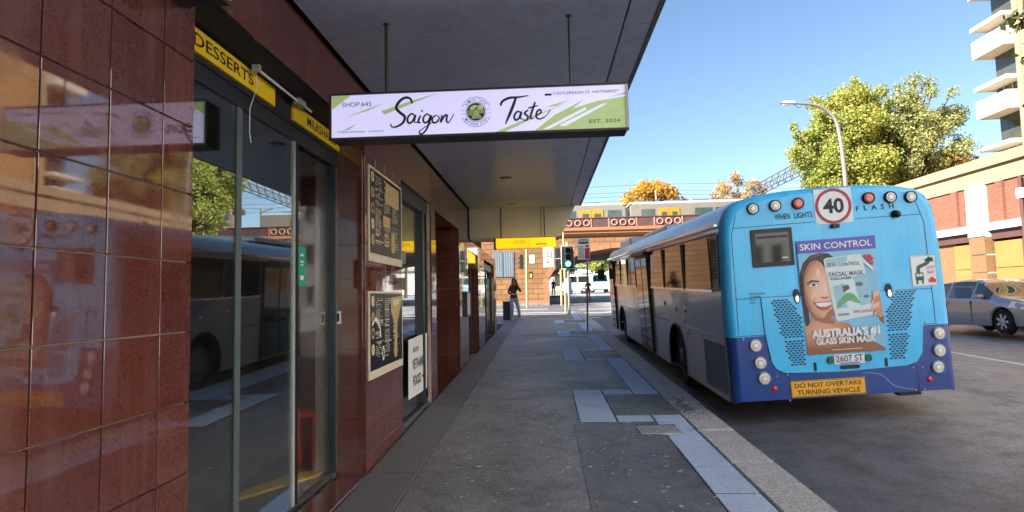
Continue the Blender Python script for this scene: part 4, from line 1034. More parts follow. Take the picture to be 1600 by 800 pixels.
for y, z in ((2.0, 1.25), (2.62, 1.24), (1.95, .92), (3.45, 1.3), (2.1, 1.10)):
    MB().lathe((-.002, y, z), (-1, 0, 0), [(0, .05), (.01, .045), (.012, .025), (.02, 0)], 14).build('filler_cap', 'chrome', BUS, True)
for c, r in wheels:
    mb = MB(); pts = [(-.006, c+(r+.012)*math.cos(math.radians(a)), .46+(r+.012)*math.sin(math.radians(a))) for a in range(-20, 201, 10)]
    mb.tube(pts, .02, 6); mb.build('arch_trim', 'black', BUS, True)
t = MB().tube([(.05, 12.0, 2.25), (-.12, 12.3, 2.22), (-.18, 12.3, 2.0)], .02, 8).build('mirror_arm', 'black', BUS, True)
MB().box(-.30, -.08, 12.28, 12.36, 1.72, 2.06).build('mirror', 'black', t, bevel=.02)
MB().lathe((-.02, 4.72, 2.28), (-1, 0, 0), [(0, .04), (.07, .04), (.08, 0)], 12).build('door_camera', 'galv', BUS, True)

# ================================================================== CARS
def lerp_keys(keys, s_):
    for (a, va), (b, vb) in zip(keys, keys[1:]):
        if s_ <= b:
            t = (s_-a)/(b-a) if b > a else 0; t = t*t*(3-2*t)*.5+t*.5
            return va+(vb-va)*t
    return keys[-1][1]
def car(name, label, M3, loc, paint, H=1.5, L=4.2, Wd=1.76, rims='rim', group=None):
    """local: x forward (0 rear .. L front), y across (-w..w), z up"""
    t = thing(name, label, 'car', loc, M3, group); LOCALS.add(t)
    belt = [(0, .80), (.12, .95), (1.0, .97), (2.6, .93), (3.05, .90), (3.6, .84), (3.95, .74), (4.13, .62), (L, .50)]
    roof = [(0, .84), (.12, 1.02), (.45, H-.16), (.8, H-.04), (1.7, H), (2.2, H-.03), (2.45, H-.11), (3.2, .955), (3.6, .90), (3.95, .80), (4.13, .66), (L, .52)]
    hw = [(0, .60), (.1, .76), (.4, .855), (1.5, .88), (3.2, .87), (3.8, .81), (4.08, .68), (L, .52)]
    rw = [(0, .52), (.12, .62), (.5, .60), (1.7, .60), (2.3, .60), (3.0, .70), (3.6, .66), (L, .46)]
    wh = [(.72, .335), (3.32, .335)]; r = .31
    def bot(s_):
        z = .2 if .15 < s_ < 4.05 else .28
        for c, ra in wh:
            if abs(s_-c) < ra+.04: z = max(z, r+math.sqrt(max(0, (ra+.04)**2-(s_-c)**2)))
        return z
    st = sorted(set([round(L*i/44, 3) for i in range(45)]+[.45, .5, 1.25, 1.33, 2.25, 2.33, 2.42, 3.0, 3.2]+[c+ra2 for c, _ in wh for ra2 in (-.375, -.37, -.33, -.25, -.12, .12, .25, .33, .37, .375)]))
    rows = []
    for s_ in st:
        w_, b, z, v = lerp_keys(hw, s_), bot(s_), lerp_keys(belt, s_), lerp_keys(roof, s_); u = lerp_keys(rw, s_)
        k1 = max(b+.02, .34); k2 = max(k1+.02, .58); z = max(z, k2+.02); v = max(v, z+.012)
        rows.append([(s_, w_*.95, b), (s_, w_, k1), (s_, w_*1.0, k2), (s_, w_*.985, z-.10 if z-.10 > k2 else k2+.01), (s_, w_*.955, z), (s_, u+.02, v-.05*(v-z)/.5-.005), (s_, u*.8, v-.008), (s_, 0, v)])
    body, gl = MB(), []
    glass_ = {}
    for (s0, A_), (s1, B_) in zip(zip(st, rows), zip(st[1:], rows[1:])):
        for sg in (1, -1):
            for i in range(7):
                q = [Vector((p[0], p[1]*sg, p[2])) for p in (A_[i], A_[i+1], B_[i+1], B_[i])]
                if sg < 0: q = q[::-1]
                key = None; m_ = (s0+s1)/2
                if i == 4:
                    if .5 <= m_ <= 1.25: key = 'rear_quarter'
                    elif 1.33 <= m_ <= 2.25: key = 'side_window_a'
                    elif 2.33 <= m_ <= 2.95: key = 'side_window_b'
                if i >= 5:
                    if 2.42 < m_ < 3.2: key = 'windscreen'
                    elif .13 < m_ < .45: key = 'rear_window'
                if key and i == 4: key += 'LR'[sg < 0]
                (glass_.setdefault(key, MB()) if key else body).add(q, [(0, 1, 2, 3)], 0, True)
    bo = weld(body.build('body', paint, t, True))
    for src, g_ in glass_.items():
        weld(g_.build('windscreen' if src == 'windscreen' else 'rear_window' if src == 'rear_window' else 'side_window', 'car_glass', t, True))
    MB().box(.3, 3.9, -.7, .7, .22, .34).build('floor_pan', 'black', t, True); MB().box(.3, 3.3, -.72, .72, .34, .75).build('cabin', 'shop_dark', t, True)
    for xs_ in (1.2, 2.1):
        for y_ in (-.36, .36): MB().box(xs_, xs_+.16, y_-.22, y_+.22, .75, 1.28).build('seat', 'shop_dark', t, True, bevel=.05)
    for c, ra in wh:
        for sg in (1, -1):
            w2 = MB().lathe((c, sg*.84, r), (0, sg, 0), [(-.2, r*.6), (-.2, r*.97), (-.02, r), (.0, r*.95), (.005, r*.72), (-.02, r*.7)], 28).build('wheel', 'rubber', t, True)
            mb = MB().lathe((c, sg*.84, r), (0, sg, 0), [(-.07, 0), (-.07, r*.66), (.0, r*.71), (.003, r*.67), (-.04, r*.64)], 28)
            mb.build('rim', 'black', w2)
            for k in range(7):
                a = k*2*math.pi/7; d = Vector((math.cos(a), 0, math.sin(a))); e = Vector((-math.sin(a), 0, math.cos(a))); o_ = Vector((c, sg*.838, r))
                MB().prism([o_+d*.03+e*.028, o_+d*(r*.69)+e*.038, o_+d*(r*.69)-e*.038, o_+d*.03-e*.028], (0, -sg*.02, 0)).build('spoke', 'chrome', w2)
            MB().lathe((c, sg*.84, r), (0, sg, 0), [(-.01, r*.16), (.004, r*.14), (.006, 0)], 14).build('hub', 'chrome', w2)
            mb = MB(); mb.lathe((c, sg*.70, r), (0, sg, 0), [(0, 0), (0, .36)], 24); mb.build('wheel_well', 'black', t, True)
    for sg in (1, -1):
        mo = MB().box(2.58, 2.74, sg*.90-.10, sg*.90+.10, .93, 1.05).build('mirror', paint, t, True, bevel=.04)
        MB().prism([(3.55, sg*.80, .66), (4.02, sg*.66, .60), (4.00, sg*.60, .72), (3.62, sg*.74, .83)], (.02, sg*.07, .02)).build('headlight', 'lens_clear', t, True, bevel=.01)
        MB().box(4.0, 4.1, sg*.52-.08, sg*.52+.08, .34, .42).build('fog_lamp', 'lens_clear', t, True, bevel=.02)
        MB().box(.02, .14, sg*.62-.1, sg*.62+.1, .72, .98).build('tail_light', 'lens_red', t, True, bevel=.03)
        for x_ in (1.42, 2.28):
            MB().box(x_-.16, x_, sg*.885-.012, sg*.885+.012, .80, .83).build('door_handle', paint, t, True, bevel=.006)
        for x_ in (1.29, 2.29): MB().box(x_-.004, x_+.004, sg*.872-.012, sg*.872+.012, .30, .88).build('door_seam', 'black', t, True)
    MB().box(4.1, 4.185, -.35, .35, .36, .46).build('grille', 'black', t, True)
    MB().box(4.19, 4.2, -.2, .2, .48, .58).build('number_plate', 'paper', t, True)
    return t
S = Matrix.Rotation(-math.pi/2, 3, 'Z')      # nose towards the viewer (-Y)
S = Matrix.Rotation(math.radians(-1.55), 3, 'X') @ S @ Matrix.Scale(.94, 3)
car('hatchback_car', 'silver hatchback with alloy wheels in the far lane beside the bus', S, (12.0, 18.25, rz(12.0, 18.25)), 'car_silver')
car('parked_car', 'dark red car parked behind the silver hatchback at the far kerb', S, (14.3, 19.9, rz(14.3, 19.9)), 'car_red', H=1.46)
# white van and pale blue van seen through the arch
def van(name, label, paint, loc, ang, L=5.6, H=2.5):
    t = thing(name, label, 'van', loc, Matrix.Rotation(ang, 3, 'Z')); LOCALS.add(t)
    pr = [(0, .3), (0, H-.25), (.15, H), (L-1.5, H), (L-.95, H-.15), (L-.25, 1.25), (L, 1.05), (L, .35)]
    MB().prism([(x, -.95, z) for x, z in pr], (0, 1.9, 0)).build('body', paint, t, True, bevel=.06)
    for sg in (1, -1):
        for a, b in ((.5, 1.8), (1.95, 3.2), (3.35, L-1.5)): MB().box(a, b, sg*.955-.01, sg*.955+.01, 1.35, 2.1).build('side_window', 'bus_glass', t, True)
        for x in (1.1, L-1.1):
            q = MB().lathe((x, sg*.9, .36), (0, sg, 0), [(-.2, .2), (-.2, .34), (0, .36), (.06, .32), (.06, .2)], 18).build('wheel', 'rubber', t, True); MB().lathe((x, sg*.9, .36), (0, sg, 0), [(.05, .21), (.03, 0)], 12).build('rim', 'rim', q)
    MB().prism([(L-.93, -.8, H-.2), (L-.26, -.8, 1.3), (L-.26, .8, 1.3), (L-.93, .8, H-.2)], (.03, 0, .02)).build('windscreen', 'bus_glass', t, True)
    return t
van('white_van', 'white van standing beyond the brick arch', 'car_white', (6.0, 72.5, gz(72)-.1), math.pi, 3.9, 2.25)
van('pale_blue_van', 'pale blue van beyond the arch next to the white van', 'car_aqua', (6.9, 76, gz(76)-.1), -math.pi/2, 4.6, 2.3)
# ================================================================== BRICK BUILDING ON THE RIGHT
XR = 17.0
RB = thing('brick_street_building', 'low red brick building with tan parapet and white columns across the road', 'building', (XR, 20, gz(20)))
Y0, Y1 = 4.0, 33.0
MB().box(XR+.25, XR+9, Y0, Y1, -.5, 6.3).build('core', 'dark_void', RB)
MB().box(XR-.18, XR+9, Y0, Y1, 6.14, 6.52).build('parapet_cap', 'tan_cap', RB); MB().box(XR-.06, XR+8.9, Y0, Y1, 5.52, 6.138).build('parapet', 'tan_cap', RB)
MB().box(XR-.10, XR+.25, Y0, Y1, 3.74, 4.02).build('string_course', 'balcony', RB)
cols = [6.0, 14.9, 23.65, 32.4]
for c in cols:
    k = MB().box(XR-.22, XR+.25, c-.42, c+.42, 3.55, 5.518).build('column', 'balcony', RB)
    for j in range(5):
        MB().box(XR-.20, XR+.20, c-.41, c+.41, .1+j*.69, .1+j*.69+.645).build('column_tile', 'brown_tile', k)
    MB().box(XR-.15, XR+.22, c-.40, c+.40, 0, 3.548).build('column_core', 'white_render', k)
for a, b in zip(cols, cols[1:]):
    MB().box(XR, XR+.248, a+.43, b-.43, 4.022, 5.518).build('brick_panel', 'red_brick', RB)
    for yy in (a+1.25, b-1.15, (a+b)/2): MB().box(XR-.10, XR-.001, yy-.16, yy+.16, 4.024, 5.516).build('brick_pier', 'red_brick', RB)
    pipe = b-2.2
    MB().tube([(XR-.14, pipe, .4), (XR-.14, pipe, 5.5)], .06, 8).build('downpipe', 'iron_brown', RB); MB().box(XR-.22, XR-.05, pipe-.12, pipe+.12, 4.7, 5.05).build('rain_head', 'white_render', RB)
    nb = 6; w_ = (b-a-.9)/nb
    for j in range(nb):
        ya = a+.45+j*w_
        if j in (1, 4):
            MB().box(XR+.18, XR+.245, ya, ya+w_, .3, 3.6).build('recess_door', 'brown_tile', RB); continue
        for z0, z1 in ((.35, 1.3), (1.32, 2.3), (2.32, 3.30)): piece('wall_panel', XR+.10, XR+.245, ya+.02, ya+w_-.02, z0, z1, 'tan_panel', RB, .01)
    MB().box(XR+.05, XR+.245, a+.43, b-.43, 3.4, 3.738).build('lintel', 'iron_brown', RB)
# pale block added out of view to bounce sunlight into the shaded street
OB = thing('unseen_bounce_building', 'unseen cream building added on the right to bounce sunlight into the street', 'building', (23, -18, 0))
MB().box(17.2, 30, -44, 3.4, -1.2, 24).build('wall', 'white_render', OB); MB().box(17.0, 30.2, -44.2, 3.6, 24, 24.6).build('roof', 'concrete', OB)
for zz in range(6):
    for k in range(12):
        q = MB().box(17.15, 17.199, -42.5+k*3.8, -40.6+k*3.8, 1.2+zz*3.7, 3.1+zz*3.7).build('window', 'concrete', OB); MB().box(17.14, 17.149, -42.4+k*3.8, -40.7+k*3.8, 1.3+zz*3.7, 3.0+zz*3.7).build('pane', 'dim_glass', q)
# ================================================================== TOWER
TW = thing('apartment_tower', 'tan apartment tower with white balconies above the brick building', 'building', (32, 22, 1))
MB().box(25.75, 42, 6, 32.4, -.5, 34).build('wall', 'tan_wall', TW)
MB().box(26.0, 40, 32.402, 34.1, -.5, 33.4).build('glazed_bay', 'dim_glass', TW)
for k in range(-2, 6):
    z = 14.62+k*3.5
    if z < 3: continue
    MB().box(25.0, 38, 32.15, 34.45, z, z+1.0).build('balcony', 'balcony', TW); MB().box(25.0, 38, 32.15, 34.5, z+1.62, z+1.84).build('sun_hood', 'balcony', TW)
    q = MB().box(25.95, 25.99, 32.42, 34.1, z+1.05, z+1.60).build('window_band', 'train_glass', TW)
    for yv in (32.9, 33.5): MB().box(25.90, 25.949, yv, yv+.06, z+1.05, z+1.60).build('mullion', 'pole_cream', q)
    MB().box(25.69, 25.749, 6, 32.1, z-.02, z+.06).build('floor_joint', 'tan_cap', TW)
    for j in range(5):
        q = MB().box(25.70, 25.749, 8+j*4.6, 10.2+j*4.6, z+.4, z+2.0).build('window', 'white_render', TW); MB().box(25.69, 25.698, 8.1+j*4.6, 10.1+j*4.6, z+.5, z+1.9).build('pane', 'dim_glass', q)
for yv, r in ((31.6, .12), (31.95, .16)): MB().tube([(25.6, yv, 2), (25.6, yv, 33)], r, 8).build('downpipe', 'tan_cap', TW)
MB().box(25.5, 42.2, 5.8, 34.6, 34, 34.6).build('roof', 'concrete', TW)
# ================================================================== RAILWAY BRIDGE
BY0, BY1 = 42.0, 58.0
BR = thing('railway_bridge', 'orange brick railway bridge with wide arch across the street ahead', 'bridge', (-2, BY0, gz(42)))
SPR = [(.42, .6), (.42, 2.9), (.80, 3.46), (1.5, 4.02), (2.37, 4.43), (3.42, 4.72), (4.87, 4.93), (6.9, 5.02), (8.95, 4.93), (10.4, 4.72), (11.45, 4.43), (12.3, 4.02), (13.0, 3.46), (13.4, 2.9), (13.4, .6)]
mb = MB(); mb.prism([(-30, BY0, .6), (-30, BY0, 5.83)]+[(45, BY0, 5.83), (45, BY0, .6)]+[(x, BY0, z) for x, z in SPR[::-1]], (0, .3, 0)); mb.build('front_wall', 'bridge_brick', BR)
mb = MB(); mb.prism([(-30, BY1-.3, .6), (-30, BY1-.3, 5.83)]+[(45, BY1-.3, 5.83), (45, BY1-.3, .6)]+[(x, BY1-.3, z) for x, z in SPR[::-1]], (0, .3, 0)); mb.build('rear_wall', 'bridge_brick', BR)
mb = MB(); k = len(SPR)
mb.add([(x, y, z) for y in (BY0+.3, BY1-.3) for x, z in SPR], [(i, i+1, i+1+k, i+k) for i in range(k-1)], 0, True); mb.build('arch_vault', 'arch_brick', BR)
# arch ring stones
dpts = []
for (x0, z0), (x1, z1) in zip(SPR[1:-2], SPR[2:-1]):
    for j in range(3): dpts.append((x0+(x1-x0)*j/3, z0+(z1-z0)*j/3))
dpts.append(SPR[-2])
for (x0, z0), (x1, z1) in zip(dpts, dpts[1:]):
    d = Vector((x1-x0, 0, z1-z0)); nrm = Vector((-d.z, 0, d.x)).normalized(); e = d.normalized()*.012
    a, b = Vector((x0, BY0, z0))+e, Vector((x1, BY0, z1))-e
    MB().prism([a, b, b+nrm*.36, a+nrm*.36], (0, -.035, 0)).build('arch_stone', 'cornice', BR)
for a in (-.05, ):
    for j in range(5): MB().box(-.02, .415, BY0-.05, BY0-.002, 1.1+j*.36, 1.1+j*.36+.345).build('quoin', 'cornice', BR)
for z0, z1, dy in ((5.84, 6.0, .10), (6.002, 6.2, .22), (6.202, 6.42, .32)): MB().box(-30, 45, BY0-dy, BY1+dy, z0, z1).build('cornice', 'cornice', BR)
MB().box(-3.4-26, .4, BY0-.06, BY0-.002, 1.0, 1.35).build('plinth', 'cornice', BR)
# iron parapet: plain panels between groups of three rings
MB().box(-30, 45, BY0-.12, BY0-.08, 6.421, 7.07).build('parapet', 'iron_brown', BR)
MB().box(-30, 45, BY0-.16, BY0-.04, 7.071, 7.14).build('parapet_rail', 'iron_brown', BR)
for g0 in (-9.6, -6.0, -2.4, 1.65, 4.85, 8.05, 11.25, 14.45):
    for j in range(3):
        c = Vector((g0+.30+j*.62, BY0-.135, 6.74))
        mb = MB(); mb.tube([c+Vector((.2*math.cos(a*math.pi/8), 0, .2*math.sin(a*math.pi/8))) for a in range(17)], .055, 6, cap=False); mb.build('parapet_ring', 'iron_pink', BR)
    for x in (g0-.1, g0+1.85): MB().box(x-.05, x+.05, BY0-.15, BY0-.121, 6.45, 7.04).build('parapet_post', 'iron_pink', BR)
# dark panels on the left of the face
for x0, x1 in ((-3.6, -2.86), (-2.82, -2.06)):
    q = tag(MB().box(x0, x1, BY0-.05, BY0-.004, 3.05, 4.85).build('wall_grille', 'bus_slate'), 'grey panel on the bridge face, %s of the pair' % ('left' if x0 < -3 else 'right'), 'panel')
    for j in range(4): MB().box(x0+.08+j*.17, x0+.10+j*.17, BY0-.056, BY0-.0505, 3.1, 4.8).build('panel_bar', 'galv', q)
# ================================================================== TRAIN
def carriage(x0, x1, label, doors, wins):
    t = thing('train_carriage', label, 'train', ((x0+x1)/2, 49, 6.45), None, 'silver train carriages on the bridge')
    yf = 48.0
    MB().prism([(x0, yf, 6.9), (x1, yf, 6.9), (x1, yf, 8.75), (x1-.25, yf, 8.95), (x0+.25, yf, 8.95), (x0, yf, 8.75)], (0, 2.9, 0)).build('body', 'train_silver', t, bevel=.05)
    MB().prism([(x0, yf+.12, 8.96), (x1, yf+.12, 8.96), (x1-.1, yf+.5, 9.18), (x0+.1, yf+.5, 9.18)], (0, 2.2, 0)).build('roof', 'train_roof', t)
    for j in range(int((x1-x0)/2.4)): MB().box(x0+.6+j*2.3, x0+1.9+j*2.3, yf+.5, yf+1.6, 9.1, 9.27).build('roof_unit', 'bus_slate', t)
    MB().box(x0+.05, x1-.05, yf+.2, yf+2.7, 6.45, 6.9).build('bogie_skirt', 'black', t)
    for a, b in doors:
        m = (a+b)/2
        for p, q in ((a, m-.02), (m+.02, b)):
            d = MB().box(p, q, yf-.05, yf-.002, 7.0, 8.55).build('door', 'train_orange', t); MB().box(p+.22, q-.15, yf-.058, yf-.0505, 7.7, 8.25).build('door_glass', 'train_glass', d)
    for a, b in wins: MB().box(a, b, yf-.02, yf-.001, 7.7, 8.5).build('window', 'train_glass', t)
    return t
carriage(.6, 6.85, 'left silver train carriage with orange doors on the bridge', [(3.1, 5.0)], [(5.4, 6.5), (1.2, 2.8)])
carriage(7.2, 20.0, 'right silver train carriage with orange doors on the bridge', [(9.5, 11.15)], [(8.1, 9.2), (12.4, 13.8), (14.0, 15.6), (15.8, 17.4)])
# overhead wires and masts
for x in (10.3, 2.2, 22.4):
    t = thing('catenary_mast', 'slim pale mast above the train, %s one' % {10.3: 'middle', 2.2: 'leftmost', 22.4: 'rightmost'}[x], 'mast', (x, 53, 6.4))
    MB().tube([(x, 53, 6.4), (x, 53, 10.6 if x != 10.3 else 10.9)], .09, 8).build('post', 'pole_cream', t); MB().tube([(x, 53, 10.0), (x-2.2, 51, 10.0)], .04, 6).build('arm', 'pole_cream', t)
for z, y in ((9.75, 51), (10.3, 52), (10.9, 53.4), (11.6, 53.8)):
    lab = {9.75: 'lowest overhead wire above the train', 10.3: 'second overhead wire above the train', 10.9: 'third overhead wire above the train', 11.6: 'topmost overhead wire above the train'}[z]
    tag(MB().tube([(-30+5*i, y, z-.12*math.sin(math.pi*((i*5) % 20)/20)) for i in range(16)], .014, 5).build('overhead_wire', 'cable'), lab, 'wire', 'overhead wires above the train')
t = thing('lattice_gantry', 'grey steel lattice gantry rising past the left side of the big tree', 'gantry', (20.3, 57, 6.4))
g0, g1 = Vector((20, 57.0, 11.35)), Vector((20, 43, 11.45))
for dx in (0, .7):
    for dz in (0, .78): MB().tube([g0+Vector((dx, 0, dz-.6)), g1+Vector((dx, 0, dz-.6))], .055, 6).build('chord', 'lattice', t)
    for j in range(20):
        f0, f1 = j/20, (j+1)/20; a, b = g0.lerp(g1, f0), g0.lerp(g1, f1)
        MB().tube([a+Vector((dx, 0, -.6 if j % 2 else .18)), b+Vector((dx, 0, .18 if j % 2 else -.6))], .04, 5).build('lattice_bar', 'lattice', t)
MB().box(20.1, 20.6, 56.6, 57.1, 6.43, 11.5).build('gantry_leg', 'lattice', t)
MB().box(20.1, 20.6, 43.2, 43.7, 6.43, 11.5).build('gantry_leg', 'lattice', t)
# ================================================================== STREET FURNITURE
t = thing('street_lamp', 'curved grey street lamp rising behind the bus', 'street lamp', (13.2, 26, gz(26)))
MB().tube(smooth2([(13.25, 26, .5), (13.2, 26, 6), (13.05, 26, 8.5), (12.75, 26, 9.3), (12.1, 26, 9.72), (11.0, 26, 9.86)], 6), [.10-.0018*i for i in range(31)], 10).build('pole', 'pole_grey', t)
MB().prism([(11.25, 25.88, 9.80), (10.75, 25.86, 9.82), (10.62, 25.9, 9.88), (10.75, 25.9, 9.95), (11.2, 25.9, 9.93)], (0, .26, 0)).build('lamp_head', 'galv', t, bevel=.02)
MB().box(10.72, 11.1, 25.93, 26.06, 9.765, 9.805).build('lens', 'lens_clear', t)
MB().tube(smooth2([(11.2, 26, 9.84), (11.35, 26, 9.65), (11.5, 26, 9.68), (11.55, 26, 9.83)], 5), .012, 5).build('cable_loop', 'cable', t)
MB().tube([(13.0, 26, 8.7), (13.5, 26, 8.85), (13.8, 26, 8.8)], .03, 6).build('bracket', 'cable', t)
def signal(c, yf, z, facing=-1, lit=None, parent=None, w_=.30):
    """three-lamp head, lamps on the -Y side when facing=-1"""
    h = MB().box(c-w_/2, c+w_/2, yf, yf+.18, z, z+.96).build('signal_head', 'signal_black', parent, bevel=.03)
    for k, nm in enumerate(('green', 'amber', 'red')):
        zz = z+.17+k*.31; on = lit == nm
        MB().lathe((c, yf+.09+facing*.092, zz), (0, facing, 0), [(0, .112), (.012, .105), (.016, 0)], 18).build(nm+'_lens', 'signal_green' if on else 'black', h)
        mb = MB(); mb.add([(c+.125*math.cos(a*math.pi/10), yf+.09+facing*(.09+d*(.20 if math.sin(a*math.pi/10) >= 0 else .06)), zz+.125*math.sin(a*math.pi/10)) for d in (0, 1) for a in range(-2, 13)], [(i, i+1, i+16, i+15) for i in range(14)]); mb.build('visor', 'signal_black', h)
    return h
gs = gz(28.2)-.02
t = thing('traffic_signal', 'traffic signal showing green at the end of the footpath', 'traffic light', (1.19, 28.0, gs))
MB().tube([(1.19, 27.9, gs-.1), (1.19, 27.9, 3.95)], .06, 10).build('pole', 'pole_grey', t); MB().box(1.08, 1.30, 27.79, 28.0, gs-.05, gs+.02).build('base', 'galv', t)
MB().box(.88, 1.47, 27.79, 27.80, 2.88, 3.96).build('backing_board', 'signal_black', t, bevel=.005)
MB().tube([(.885, 27.786, 2.885), (1.465, 27.786, 2.885), (1.465, 27.786, 3.955), (.885, 27.786, 3.955), (.885, 27.786, 2.885)], .012, 6).build('board_edge', 'white', t)
signal(1.18, 27.60, 2.94, -1, 'green', t)
hb = MB().box(.58, .84, 27.80, 28.1, 2.86, 3.88).build('side_head', 'signal_black', t, bevel=.03)
MB().box(.58, .845, 27.785, 27.799, 3.36, 3.40).build('band', 'galv', hb); MB().tube([(.84, 27.9, 3.3), (1.19, 27.9, 3.3)], .03, 6).build('arm', 'pole_grey', t)
MB().box(1.02, 1.34, 27.98, 28.16, 1.75, 2.45).build('pedestrian_box', 'car_aqua', t, bevel=.02)
for x, lab in ((.88, 'tall thin cream mast behind the green traffic signal'),):
    t = thing('tall_mast', lab, 'mast', (x+.2, 30, .7)); MB().tube([(x+.23, 30.5, .7), (x+.20, 30.5, 7.7)], .045, 8).build('pole', 'pole_cream', t); MB().box(x+.3, x+.42, 30.4, 30.6, 3.9, 4.4).build('box', 'pole_cream', t)
    MB().tube([(x+.24, 30.5, 4.05), (x+.38, 30.5, 4.05)], .03, 6).build('arm', 'pole_cream', t)
for x, lab in ((1.22, 'left'), (1.52, 'right')):
    t = thing('crossing_post', 'cream post at the foot of the bridge arch, %s of the pair' % lab, 'post', (x, 40.5, gz(40)), None, 'cream posts by the arch')
    MB().tube([(x, 40.5, gz(40)-.2), (x, 40.5, 3.4)], .075, 8).build('post', 'pole_cream', t); MB().lathe((x, 40.5, 3.4), (0, 0, 1), [(0, .09), (.06, .09), (.1, 0)], 8).build('cap', 'pole_cream', t)
t = thing('direction_sign', 'white direction sign with black lines left of the green signal', 'sign', (.26, 28.4, gz(28)))
MB().box(.02, .51, 28.05, 28.07, 3.0, 4.02).build('plate', 'white', t); f = Frame((.02, 28.05, 3.0), (1, 0, 0), (0, 0, 1))
flat('symbol', f, [[(.20, .22), (.24, .22), (.24, .86), (.20, .86)], [(.24, .50), (.42, .50), (.42, .54), (.24, .54)], [(.38, .40), (.42, .40), (.42, .84), (.38, .84)], [(.15, .26), (.22, .16), (.29, .26)]], .003, 'ink', t)
MB().tube([(.26, 28.1, 3.5), (.60, 28.0, 3.5)], .02, 6).build('bracket', 'pole_grey', t)
t = thing('far_signal', 'small cream signal post with pedestrian light before the bridge face', 'traffic light', (-1.05, 38, gz(38)))
MB().tube([(-1.08, 38, gz(38)-.1), (-1.03, 38, 4.68)], .075, 8).build('pole', 'pole_cream', t)
h = MB().box(-1.50, -1.25, 37.95, 38.2, 3.42, 4.34).build('signal_head', 'signal_black', t, bevel=.02)
for k in range(3): MB().prism([(-1.5, 37.95, 3.62+k*.29), (-1.62, 37.95, 3.52+k*.29), (-1.5, 37.95, 3.50+k*.29)], (0, .2, 0)).build('visor', 'signal_black', h)
s_ = MB().box(-.90, -.46, 37.9, 37.93, 3.68, 4.38).build('turn_sign', 'sign_dkgreen', t); MB().box(-.84, -.52, 37.885, 37.899, 3.76, 4.3).build('sign_face', 'white', s_)
for k in range(3): MB().box(-.78, -.58, 37.878, 37.884, 3.84+k*.14, 3.88+k*.14).build('sign_print', 'ink', s_)
p_ = MB().box(-.92, -.66, 37.85, 38.05, 2.78, 3.22).build('pedestrian_light', 'signal_black', t); MB().box(-.85, -.73, 37.838, 37.849, 2.84, 3.08).build('pedestrian_lens', 'sign_yellow', p_)
t = thing('bus_stop_sign', 'white and dark red bus stop sign on a thin pole by the kerb', 'sign', (1.36, 18.7, gz(18.7)))
MB().tube([(1.345, 18.72, gz(18.7)-.05), (1.425, 18.72, 3.42)], .028, 8).build('pole', 'pole_grey', t)
MB().box(1.11, 1.495, 18.68, 18.692, 2.75, 3.43).build('plate', 'white', t); f = Frame((1.11, 18.68, 2.75), (1, 0, 0), (0, 0, 1))
flat('red_panel', f, [[(.23, .02), (.37, .02), (.37, .36), (.23, .36)], [(.25, .39), (.36, .39), (.36, .46), (.25, .46)]], .003, 'road_red', t)
flat('bus_symbol', f, [rrect(.04, .35, .50, .64, .03)], .003, 'ink', t); flat('bus_symbol', f, [[(.07+.07*k, .56), (.12+.07*k, .56), (.12+.07*k, .61), (.07+.07*k, .61)] for k in range(4)], .005, 'white', t)
flat('print_lines', f, [[(.03, .05+.05*k), (.2, .05+.05*k), (.2, .07+.05*k), (.03, .07+.05*k)] for k in range(8)], .003, 'grey_ink', t)
t = thing('litter_bin', 'dark square planter box beside the standing woman', 'bin', (-1.5, 24.9, gz(24.9)))
z = gz(24.9); MB().box(-1.72, -1.42, 24.7, 25.3, z, z+.72).build('body', 'bin', t, bevel=.02); MB().box(-1.74, -1.40, 24.68, 25.32, z+.721, z+.77).build('lid', 'bin', t, bevel=.01)
# ================================================================== PEOPLE
def person(label, loc, rz_, joints, hair=None, mats=('denim', 'jacket', 'skin', 'shoe'), waist=.95, neck=1.44, ankle=.09, scale=1.0, extra=None):
    """one skinned body; joints: name -> (x, y, z, radius); facing -y in local space"""
    t = thing('person', label, 'person', loc, Matrix.Rotation(rz_, 3, 'Z')@Matrix.Scale(scale, 3)); LOCALS.add(t)
    names = list(joints); idx = {k: i for i, k in enumerate(names)}
    edges = [('pelvis', 'belly'), ('belly', 'chest'), ('chest', 'neck'), ('neck', 'chin'), ('chin', 'crown')]
    for s_ in 'LR': edges += [('pelvis', 'hip'+s_), ('hip'+s_, 'knee'+s_), ('knee'+s_, 'ankle'+s_), ('ankle'+s_, 'toe'+s_), ('chest', 'sho'+s_), ('sho'+s_, 'elb'+s_), ('elb'+s_, 'wri'+s_), ('wri'+s_, 'fin'+s_)]
    me = bpy.data.meshes.new('body'); me.from_pydata([joints[k][:3] for k in names], [(idx[a], idx[b]) for a, b in edges], [])
    o = bpy.data.objects.new('body', me); COL.objects.link(o)
    o.modifiers.new('s', 'SKIN'); ss = o.modifiers.new('u', 'SUBSURF'); ss.levels = ss.render_levels = 2
    for k in names: me.skin_vertices[0].data[idx[k]].radius = (joints[k][3], joints[k][3]*(.8 if k in ('belly', 'chest', 'pelvis') else 1))
    me.skin_vertices[0].data[idx['pelvis']].use_root = True
    dg = bpy.context.evaluated_depsgraph_get(); m2 = bpy.data.meshes.new_from_object(o.evaluated_get(dg)); bpy.data.objects.remove(o)
    for m in mats: m2.materials.append(MATS[m])
    hands = [Vector(joints['fin'+s_][:3]) for s_ in 'LR']+[Vector(joints['wri'+s_][:3]) for s_ in 'LR']
    for p in m2.polygons:
        c = p.center; p.use_smooth = True
        if c.z > neck or min((c-h).length for h in hands) < .075: p.material_index = 2
        elif c.z > waist: p.material_index = 1
        elif c.z < ankle: p.material_index = 3
        else: p.material_index = 0
    link('body', m2, t)
    if hair: hair(t, joints)
    return t
